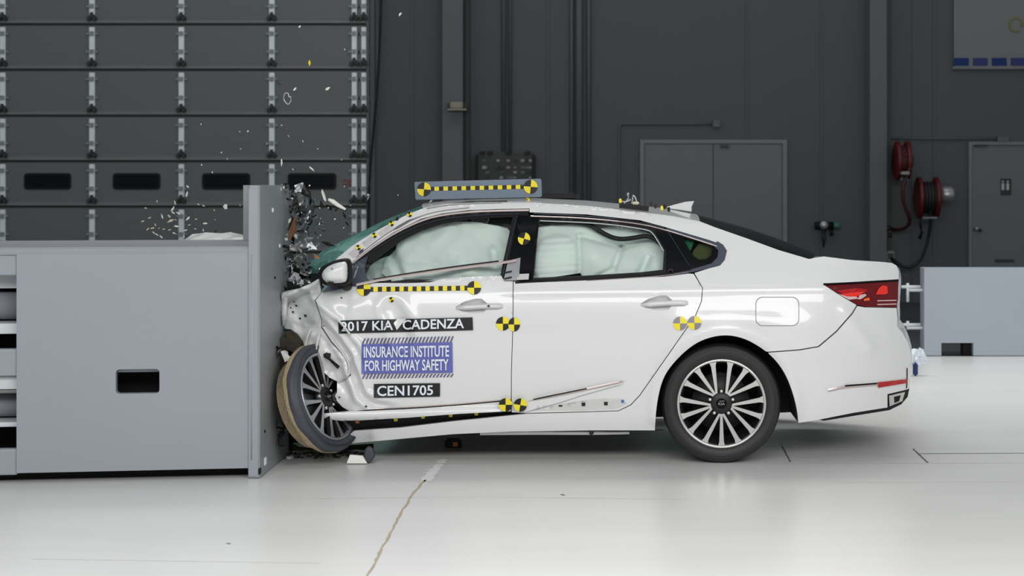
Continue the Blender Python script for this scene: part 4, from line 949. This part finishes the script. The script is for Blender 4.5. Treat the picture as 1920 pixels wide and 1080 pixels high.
disc(943, 607, 13, 13, -.004, rot=0); disc(964, 608.5, 11, 13, -.006)
disc(948, 759, 12.5, 12.5, -.035); disc(975.5, 759.5, 12.5, 12.5, -.035, rot=10)
disc(1275, 606.5, 13, 13, -.004, ('yellow', 'mark_grey')); disc(1302, 605.5, 13, 13, -.004, ('yellow', 'mark_grey'))
disc(734, 562, 5, 5, -.004, rot=20)
disc(982.5, 447.5, 11.5, 12, -.008, rot=15, damage=False)
for px, py in ((672, 464), (702, 441), (734, 419), (768, 402)): disc(px, py, 5, 5, -.006, rot=25, damage=False)
for P_ in ([(652, 476), (666, 465), (676, 470), (664, 484)], [(678, 456), (700, 440), (706, 447), (686, 463)], [(708, 437), (732, 420), (738, 427), (714, 443)]):
    panel('pillar_tape', [P_], 'tape_grey', off=-.002, step=6, thick=0, damage=False)
panel('pillar_clip', [[(740, 412), (744, 406), (748, 410), (745, 414)]], 'mark_black', off=-.006, step=4, thick=.01, damage=False)
panel('pillar_clip', [[(674, 470), (682, 466), (680, 473), (673, 476)]], 'trim_grey', off=-.006, step=4, thick=.01, damage=False)
def quad(c):                                          # corners TL, TR, BR, BL -> bilinear map (u right, v up)
    tl, tr, br, bl_ = [Vector(p) for p in c]
    return lambda u, v: (bl_.lerp(br, u)).lerp(tl.lerp(tr, u), v)
def decal(name, c, m, off, parent=car, nx=24, ny=4):
    q = quad(c); rows = [[sp(*q(i/nx, j/ny), off) for i in range(nx+1)] for j in range(ny+1)]
    vs_, fs = grid(rows); return mesh(name, vs_, fs, m, parent)
def lettering(txt, c, m, off, parent, bold=.018):
    q = quad(c); tv, tf = text_geo(txt, bold); mb = MB(); mb.add([sp(*q(x, y), off) for x, y in tv], tf); return mb.build('lettering', m, parent)
d1 = decal('name_decal', [(634, 601), (886, 595), (887, 619), (635, 625.5)], 'mark_black', -.009, nx=60, ny=8)
lettering('2017 KIA', [(639, 603.5), (737, 600.5), (737, 619), (640, 621.5)], 'decal_white', -.016, d1)
lettering('CADENZA', [(755, 600), (870, 597), (870, 615.5), (755, 618.5)], 'decal_white', -.016, d1)
d2_ = decal('number_decal', [(701, 720), (825, 718.5), (825, 743.5), (701, 746)], 'mark_black', -.009, nx=30, ny=8)
lettering('CEN1705', [(707, 723.5), (812, 722), (812, 741), (707, 743)], 'decal_white', -.016, d2_)
d3_ = decal('institute_decal', [(678, 645.5), (848, 641.5), (849, 699), (678, 701)], 'decal_blue', -.008, nx=44, ny=16)
lettering('INSURANCE INSTITUTE', [(682, 650), (842, 647.5), (842, 669), (682, 671)], 'decal_white', -.016, d3_, .02)
lettering('FOR HIGHWAY SAFETY', [(684, 676), (841, 673), (841, 694.5), (684, 696)], 'decal_white', -.016, d3_, .02)
for row in (0, 1):
  mb = MB()
  for k in range(26):
    x = 679+k*6.6
    for ya, yb_ in ((634.5-.025*(x-679), 645-.024*(x-679)), (701, 710.5-.02*(x-679)))[row:row+1]:
        if x+8 < 853: mb.add([sp(x+4, ya, -.005), sp(x+7, ya, -.005), sp(x+2.6, yb_, -.005), sp(x-.4, yb_, -.005)], [(0, 1, 2, 3)])
  tag(mb.build('hatch_border', 'decal_stripe', d3_), kind='stuff')
panel('decal_tear', [[(745, 597), (762, 598), (752, 609), (744, 619), (738, 606)]], 'car_white', off=-.016, step=4, thick=0)
strip('decal_tear', [(630, 597), (640, 606), (652, 621), (656, 627)], 4, 'car_white', off=-.0145, depth=.004)
# ---- roof gear
YR = 9.62
tbd = MB().prism([W(x, y, YR) for x, y in ((777, 343), (779, 341), (1013, 335), (1015, 337), (1016, 367), (1013, 369.5), (781, 374.5), (779, 372))], (0, .012, 0)).build('roof_target_board', 'board_blue', car)
Pf = lambda x, y: W(x, y, YR-.003); Pg = lambda x, y: W(x, y, YR-.006)
barcode(806, 984, 354.2, 350.3, 3.7, 21, 0, Pf, tbd)
disc(795, 355, 13, 13, 0, rot=5, fn=Pg, parent=tbd); disc(995, 350.2, 13, 13, 0, rot=5, fn=Pg, parent=tbd)
MB().tube([W(802, 384, YR+.02), W(812, 372, YR+.02)], .006, 6).build('board_stay', 'silver', tbd, True)
MB().tube([W(988, 371, YR-.0), W(992, 375, YR-.05)], .007, 6).build('board_stay', 'yellow', tbd, True)
panel('roof_rail_gap', [[(845, 381), (880, 377.5), (950, 376.2), (952, 378.5), (900, 379.5)]], 'satin_black', step=6, thick=.004, fn=lambda x, y: W(x, y, 9.44))
MB().box(W(1040, 370, 10.2).x-.16, W(1040, 370, 10.2).x+.16, 10.1, 10.3, 1.48, 1.52, bev=.03).build('roof_box', 'satin_black', car)
YR2 = 9.235
MB().prism([W(x, y, YR2) for x, y in ((1161, 381), (1217, 387), (1216, 396.5), (1161, 390))], (0, .09, 0)).build('roof_sensor', 'satin_black', car)
for a in ([(1170, 382), (1177, 375), (1179, 368), (1175, 363), (1180, 363)], [(1184, 382), (1187, 372), (1186, 366), (1190, 368), (1193, 376), (1195, 382)], [(1165, 378), (1175, 379), (1183, 374)]):
    MB().tube(smoothpoly([W(x, y, YR2+.04) for x, y in a], 2), .006, 6).build('sensor_cable', 'silver', car, True)
q = W(1192, 382, YR2+.02); MB().box(q.x-.02, q.x+.02, q.y, q.y+.03, q.z-.005, q.z+.012, bev=.004).build('sensor_plug', 'shard_cream', car)
for px, py, m_ in ((1163, 376, 'yellow'), (1241, 389.5, 'yellow'), (1221, 381, 'mark_black'), (1229, 386, 'mark_black'), (1246, 387, 'satin_black'), (1254, 392, 'satin_black')):
    q = W(px, py, YR2+.02); MB().box(q.x-.008, q.x+.008, q.y-.01, q.y+.01, q.z-.016, q.z+.012, bev=.004).build('roof_marker', m_, car)
fin = [W(x, y, YC-.02) for x, y in ((1250, 388), (1262, 384.5), (1285, 378.5), (1302, 377), (1300, 381), (1297, 388), (1297, 397.5), (1275, 394), (1252, 391))]
o = MB().prism(fin, (0, .045, 0)).build('shark_fin', 'car_white', car)
md = o.modifiers.new('bevel', 'BEVEL'); md.width = .006; md.segments = 2
# ================================================================== DEBRIS
random.seed(21)
def shard(name, px, py, Y, size, m, label, cat='debris', group=None, kind=0, ang=None, asp=None):
    """one broken fragment: a bent, uneven plate with real thickness"""
    s = size*Y/F; n = random.randint(4, 6); asp = asp or random.uniform(.3, .8); pts = []
    for k in range(n):
        a = 2*math.pi*k/n+random.uniform(-.3, .3); r = random.uniform(.7, 1.1); pts.append(Vector((r*math.cos(a), 0, r*asp*math.sin(a))))
    mb = MB(); bend = random.uniform(-.4, .4); th = max(.003, s*.12); c = Vector((0, 0, 0))
    def P(p, o): return Vector((p.x, bend*p.x*p.x+o, p.z))*1.0
    top = [P(p*s, 0)*1 for p in pts]; R_ = Matrix.Rotation(ang if ang is not None else random.uniform(0, math.pi), 4, 'Y') @ Matrix.Rotation(random.uniform(-.7, .7), 4, 'X') @ Matrix.Rotation(random.uniform(-.6, .6), 4, 'Z')
    cen = Vector((0, random.uniform(-.35, .35)*s, 0)); vs_ = [cen]+top+[cen+Vector((0, th, 0))]+[p+Vector((0, th, 0)) for p in top]; q = W(px, py, Y)
    vs_ = [R_ @ v for v in vs_]; n1 = n+1
    fs = [(0, k+1, (k+1) % n+1) for k in range(n)]+[(n1, n1+(k+1) % n+1, n1+k+1) for k in range(n)]+[(k+1, (k+1) % n+1, n1+(k+1) % n+1, n1+k+1) for k in range(n)]
    o = mesh(name, vs_, fs, m); o.location = q
    return tag(o, label, cat, group)
L1 = ('small cream shard flying high left of the pale door stile, above the barrier', 'small cream shard flying low left of the pale door stile, just above the barrier', 'small cream shard flying right of the pale door stile, above the barrier')
G1 = ('cream shards upper left of the stile', 'cream shards lower left of the stile', 'cream shards right of the stile')
for x, y, s, a in ((273, 390, 3.2, 0), (294, 377, 3, 1.2), (267, 415, 4.5, -.5), (280, 409, 3.6, -.3), (286, 428, 4, 0), (277, 430, 3.6, -.6), (291, 422, 4, 1.4), (288, 436, 4, .8), (298, 428, 3, -.5), (307, 430, 3, 0), (294, 440, 4.5, .9), (302, 444, 4.5, .7), (318, 431, 3.2, -.3), (326, 437, 4.5, .5),
                   (328, 380, 4.5, 1.3), (324, 392, 6, -.8), (325, 399, 5, .7), (304, 406, 6, 1.2), (317, 405, 5.5, .6), (320, 414, 8, -.5), (329, 412, 3.4, .6), (331, 424, 6, .2), (352, 410, 6, -.4), (348, 432, 4, -.2), (334, 400, 5, .9), (372, 383, 3.4, .3), (381, 386, 3.4, .2), (385, 419, 5, .1), (366, 429, 2.6, 0), (381, 432, 3.4, 1.4), (355, 422, 2.6, 0), (402, 394, 3, 1.2), (403, 412, 2.2, 0), (450, 385, 2.6, 1), (368, 411, 2.6, 0), (345, 443, 3, 1.4)):
    shard('debris_shard', x, y, random.uniform(9.7, 10.2), s, random.choice(['shard_cream', 'shard_white', 'shard_cream']), L1[2 if x > 336 else 0 if y < 418 else 1], group=G1[2 if x > 336 else 0 if y < 418 else 1], ang=a, asp=.35)
shard('debris_shard', 422, 387, 9.9, 7, 'shard_white', 'largest pale triangular shard above the barrier left of the upright plate', ang=.6, asp=.7)
shard('debris_shard', 405, 434, 9.9, 3.4, 'shard_black', 'single black fragment just above the folded white bonnet', asp=.8)
L2, G2 = 'tiny white speck flying high in front of the overhead door', 'white specks in the air'
for x, y, s in ((377, 233, 2.2), (465, 246, 2.6), (449, 247, 1.6), (541, 255, 2.4), (568, 265, 2.4), (451, 279, 1.8), (415, 286, 2.2), (426, 298, 1.8), (596, 279, 2), (378, 309, 1.8), (549, 318, 2.2), (646, 93, 1.8), (562, 50, 3.2), (500, 270, 1.6), (398, 323, 2.4), (746, 366, 1.8), (640, 300, 1.6), (690, 365, 2.2), (528, 235, 1.6)):
    shard('debris_speck', x, y, random.uniform(9.3, 10), s, 'shard_white', L2, group=G2)
for args in ((528, 304, 9.2, 9, 'shard_white', 'upright white sliver flying above the barrier plate', 1.5, .22), (584, 316, 9.3, 9, 'shard_white', 'slanting white sliver below the row of specks right of the plate', .8, .22), (553, 167, 9.4, 6, 'shard_white', 'small white chip beside the bent wire loop', -.7, .4), (614, 166, 9.4, 5, 'shard_white', 'lone white chip high near the right edge of the overhead door', -.8, .6),
             (580, 118, 9.4, 7, 'yellow', 'small yellow chip high in front of the overhead door', 1.4, .4), (525, 157, 9.4, 6.5, 'shard_black', 'small black chip left of the bent wire loop', 0, .45), (750, 27, 9.4, 5, 'shard_white', 'white chip flying highest, right of the overhead door', -.8, .45),
             (352, 350, 9.9, 4, 'shard_white', 'white flake in front of the door stile above the cream shards', .6, .5), (350, 364, 9.9, 6, 'shard_white', 'white wedge in front of the door stile above the cream shards', 1.4, .5),
             (607, 368, 9.2, 14, 'shard_white', 'tall white spike flying under the right door window', 1.4, .22), (603, 384, 9.3, 10, 'shard_black', 'black crooked fragment below the white spike', 1.2, .45), (616, 389, 9.3, 10, 'shard_black', 'jagged black fragment left of the silver trim piece', 1.0, .5), (631, 392, 9.3, 7, 'shard_black', 'small black fragment under the silver trim piece', -.9, .5), (646, 404, 9.3, 8, 'shard_black', 'black hook shaped fragment below the silver trim piece', 1.2, .4), (650, 418, 9.3, 9, 'shard_black', 'thin black strip hanging below the hook shaped fragment', 1.1, .25),
             (614, 457, 9.3, 16, 'shard_black', 'long black strip flying just above the windscreen', .25, .3), (592, 481, 9.2, 8, 'shard_orange', 'orange splinter at the lower corner of the windscreen', .3, .4), (546, 430, 9.12, 26, 'shard_brown', 'rusty brown strip standing against the barrier plate', 1.55, .16), (607, 431, 9.3, 5, 'shard_black', 'black crumb in mid air above the long black strip', 0, .7), (537, 362, 9.2, 9, 'clear_plastic', 'clear plastic triangle at the top corner of the barrier plate', 1.2, .6), (549, 357, 9.2, 8, 'shard_black', 'black splinter beside the clear plastic triangle', -1.0, .3), (691, 370, 9.4, 7, 'silver', 'bright sliver in front of the overhead door jamb', -1.2, .25),
             (544, 858, 8.95, 9, 'shard_grey', 'grey ring shaped scrap lying on the floor beside the barrier foot', .0, .5)):
    x, y, Y, s, m_, lb, a, ap = args; shard('debris_fragment', x, y, Y, s, m_, lb, ang=a, asp=ap)
t = root('trim_fragment', W(632, 382, 9.2), 'long bright silver trim piece flying above the windscreen', 'debris')
MB().tube([W(616, 374, 9.2), W(624, 378, 9.22), W(634, 385, 9.2), W(648, 393, 9.2)], [.008, .014, .012, .008], 8).build('bright_strip', 'shard_white', t, True)
MB().tube([W(631, 386, 9.2), W(640, 391, 9.2), W(649, 395, 9.2)], .006, 8).build('dark_edge', 'satin_black', t, True)
wl = smoothpoly([W(x, y, 9.4) for x, y in ((534, 175), (531, 184), (535, 192), (541, 197), (546, 188), (545, 180), (541, 183), (541, 174), (534, 175))], 2)
tag(MB().tube(wl, .004, 6).build('wire_loop', 'silver', None, True), 'bent heart shaped wire loop flying in front of the overhead door', 'wire')
# the cloud of broken parts between plate and windscreen
NICE = dict(shard_black='glossy black', satin_black='dull black', silver='silver', shard_white='white', clear_plastic='clear', shard_grey='grey', inner_dark='charcoal', dust_brown='brown')
def cloud(n, fx, m, label, group, smin, smax, name='debris_fragment'):
    for k in range(n):
        px, py = fx(); mm = random.choice(m); a = 'uppermost' if py < 400 else 'middle' if py < 455 else 'lower' if py < 500 else 'lowest'
        lb = label.replace('COL', NICE[mm]).replace('BAND', a); shard(name, px, py, random.uniform(9.1, 9.6), random.uniform(smin, smax), mm, lb, group=group+', '+NICE[mm]+' '+a)
def col(): y = random.uniform(345, 500); return 545+random.gauss(0, 9)+(y-345)*.03+12*math.sin(y*.05), y
def mass(): y = random.uniform(460, 545); return random.uniform(532, 590-.35*(y-500 if y > 500 else 0)), y
def wide(): return random.uniform(552, 600), random.uniform(360, 480)
cloud(46, col, ['shard_black', 'satin_black'], 'small COL plastic fragment in the BAND part of the debris column beside the plate', 'black fragments beside the plate', 3, 8)
cloud(44, col, ['silver', 'shard_white', 'clear_plastic', 'shard_grey'], 'small COL lamp fragment in the BAND part of the debris column beside the plate', 'silvery fragments beside the plate', 2.5, 7)
cloud(40, lambda: (random.uniform(530, 605), random.uniform(345, 540)), ['shard_white', 'silver', 'shard_black'], 'tiny COL splinter in the BAND part of the debris cloud beside the plate', 'splinters in the debris cloud', 1.2, 3.2, 'debris_speck')
cloud(30, wide, ['clear_plastic', 'shard_grey', 'clear_plastic'], 'COL broken flake in the BAND air between debris column and windscreen', 'translucent fragments', 3, 9)
cloud(75, mass, ['shard_grey', 'inner_dark', 'silver', 'satin_black', 'shard_grey', 'inner_dark'], 'COL crushed scrap in the BAND part of the heap above the crumpled fender', 'scraps above the fender', 4, 10)
cloud(16, lambda: (random.uniform(560, 660), random.uniform(345, 470)), ['shard_black', 'shard_white'], 'tiny COL crumb in the BAND air above the windscreen', 'crumbs above the windscreen', 1.2, 2.6, 'debris_speck')
cloud(14, lambda: (random.uniform(536, 640), random.uniform(832, 850)), ['shard_grey', 'shard_white', 'dust_brown'], 'tiny COL crumb in the brown dust under the front wheel', 'crumbs under the front wheel', 1.2, 2.6, 'debris_speck')
def crumple(name, px, py, Y, w, h, m, label, rot=0, amp=.05):
    rows = []; nx, ny = 9, 9; q = W(px, py, Y); s = Y/F
    for j in range(ny):
        r = []
        for i in range(nx):
            x = (i/(nx-1)-.5)*w*s; z = (j/(ny-1)-.5)*h*s; d = Vector((x*30, z*30, px)); off = noise.noise_vector(d)*amp
            c, s_ = math.cos(rot), math.sin(rot); r.append(q+Vector((x*c-z*s_, 0, x*s_+z*c))+off)
        rows.append(r)
    vs_, fs = grid(rows); o = mesh(name, vs_, fs, m); md = o.modifiers.new('solid', 'SOLIDIFY'); md.thickness = .003
    return tag(o, label, 'debris')
crumple('lamp_lens', 572, 400, 9.4, 34, 70, 'clear_plastic', 'large crumpled clear lamp lens hanging in the debris column', .3, .05)
crumple('lamp_bowl', 563, 350, 9.3, 16, 16, 'silver', 'round bright lamp bowl flying at the top of the debris column', .2, .02)
crumple('foil_scrap', 568, 458, 9.3, 34, 26, 'silver', 'bright crumpled reflector scrap above the crushed fender', .5, .05)
crumple('lamp_lens', 583, 395, 9.3, 8, 44, 'clear_plastic', 'narrow clear plastic strip slanting beside the crumpled lens', -.3, .02)
crumple('foil_scrap', 560, 375, 9.3, 14, 30, 'shard_grey', 'grey crumpled scrap below the round lamp bowl', -.5, .03)
crumple('fabric_scrap', 552, 400, 9.2, 10, 60, 'shard_black', 'tall black torn strip in the debris column', -.12, .03)
crumple('fabric_scrap', 572, 358, 9.2, 22, 12, 'shard_black', 'black torn piece beside the round lamp bowl', -.6, .03)
crumple('bumper_scrap', 538, 668, 8.97, 14, 16, 'shard_white', 'white torn scrap above the burst front tyre beside the plate', .4, .02)
crumple('hose_scrap', 524, 660, 9.0, 10, 20, 'shard_black', 'black torn rubber scrap against the plate above the front tyre', .3, .03)
crumple('hose_scrap', 526, 815, 9.0, 12, 40, 'shard_black', 'black torn rubber hanging low against the plate below the front tyre', 0, .03)
crumple('hose_scrap', 531, 700, 9.1, 9, 120, 'dust_brown', 'tall brown dusty strip between barrier plate and front tyre', 0, .03)
# broken mirror piece on the floor
f0 = fz(676, 871)
t = root('broken_trim', f0, 'broken white and dark grey trim piece lying on the floor under the front wheel', 'debris')
Yf = f0.y
o = MB().prism([W(650, 869, Yf), W(656, 853, Yf+.02), W(680, 855, Yf+.02), W(688, 869, Yf)], (0, .02, 0)).build('white_plate', 'shard_white', t)
o = MB().prism([W(x, y, Yf+.015) for x, y in ((684, 842), (690, 838), (698, 842), (702, 854), (700, 862), (692, 869.5), (686, 866), (682, 852))], (0, .05, 0)).build('dark_shell', 'tyre_blue', t)
md = o.modifiers.new('bevel', 'BEVEL'); md.width = .012; md.segments = 2
# brown dust patch below the wheel
mb = MB()
for k in range(90):
    p = fz(random.uniform(535, 700), random.uniform(848, 860)); s = random.uniform(.004, .012)
    mb.box(p.x-s, p.x+s, p.y-s, p.y+s, 0, s*.6)
tag(mb.build('floor_dust', 'dust_brown'), 'brown dust and crumbs on the floor under the crushed wheel', 'dust', kind='stuff')
# small thing on the floor behind the bumper
q = fz(1722, 705)
t = root('wrapped_package', q, 'small white and blue wrapped object on the floor behind the rear bumper', 'package')
rows = []
for j in range(6):
    rows.append([Vector((q.x-.06+.12*i/6, q.y, .10+.11*j/5))+noise.noise_vector(Vector((i*.7, j*.7, 3)))*.035 for i in range(7)])
vs_, fs = grid(rows); o = mesh('white_wrap', vs_, fs, 'decal_white', t); md = o.modifiers.new('solid', 'SOLIDIFY'); md.thickness = .02
MB().box(q.x-.045, q.x-.005, q.y-.02, q.y+.02, 0, .11, bev=.012).build('blue_base', 'banner_violet', t)
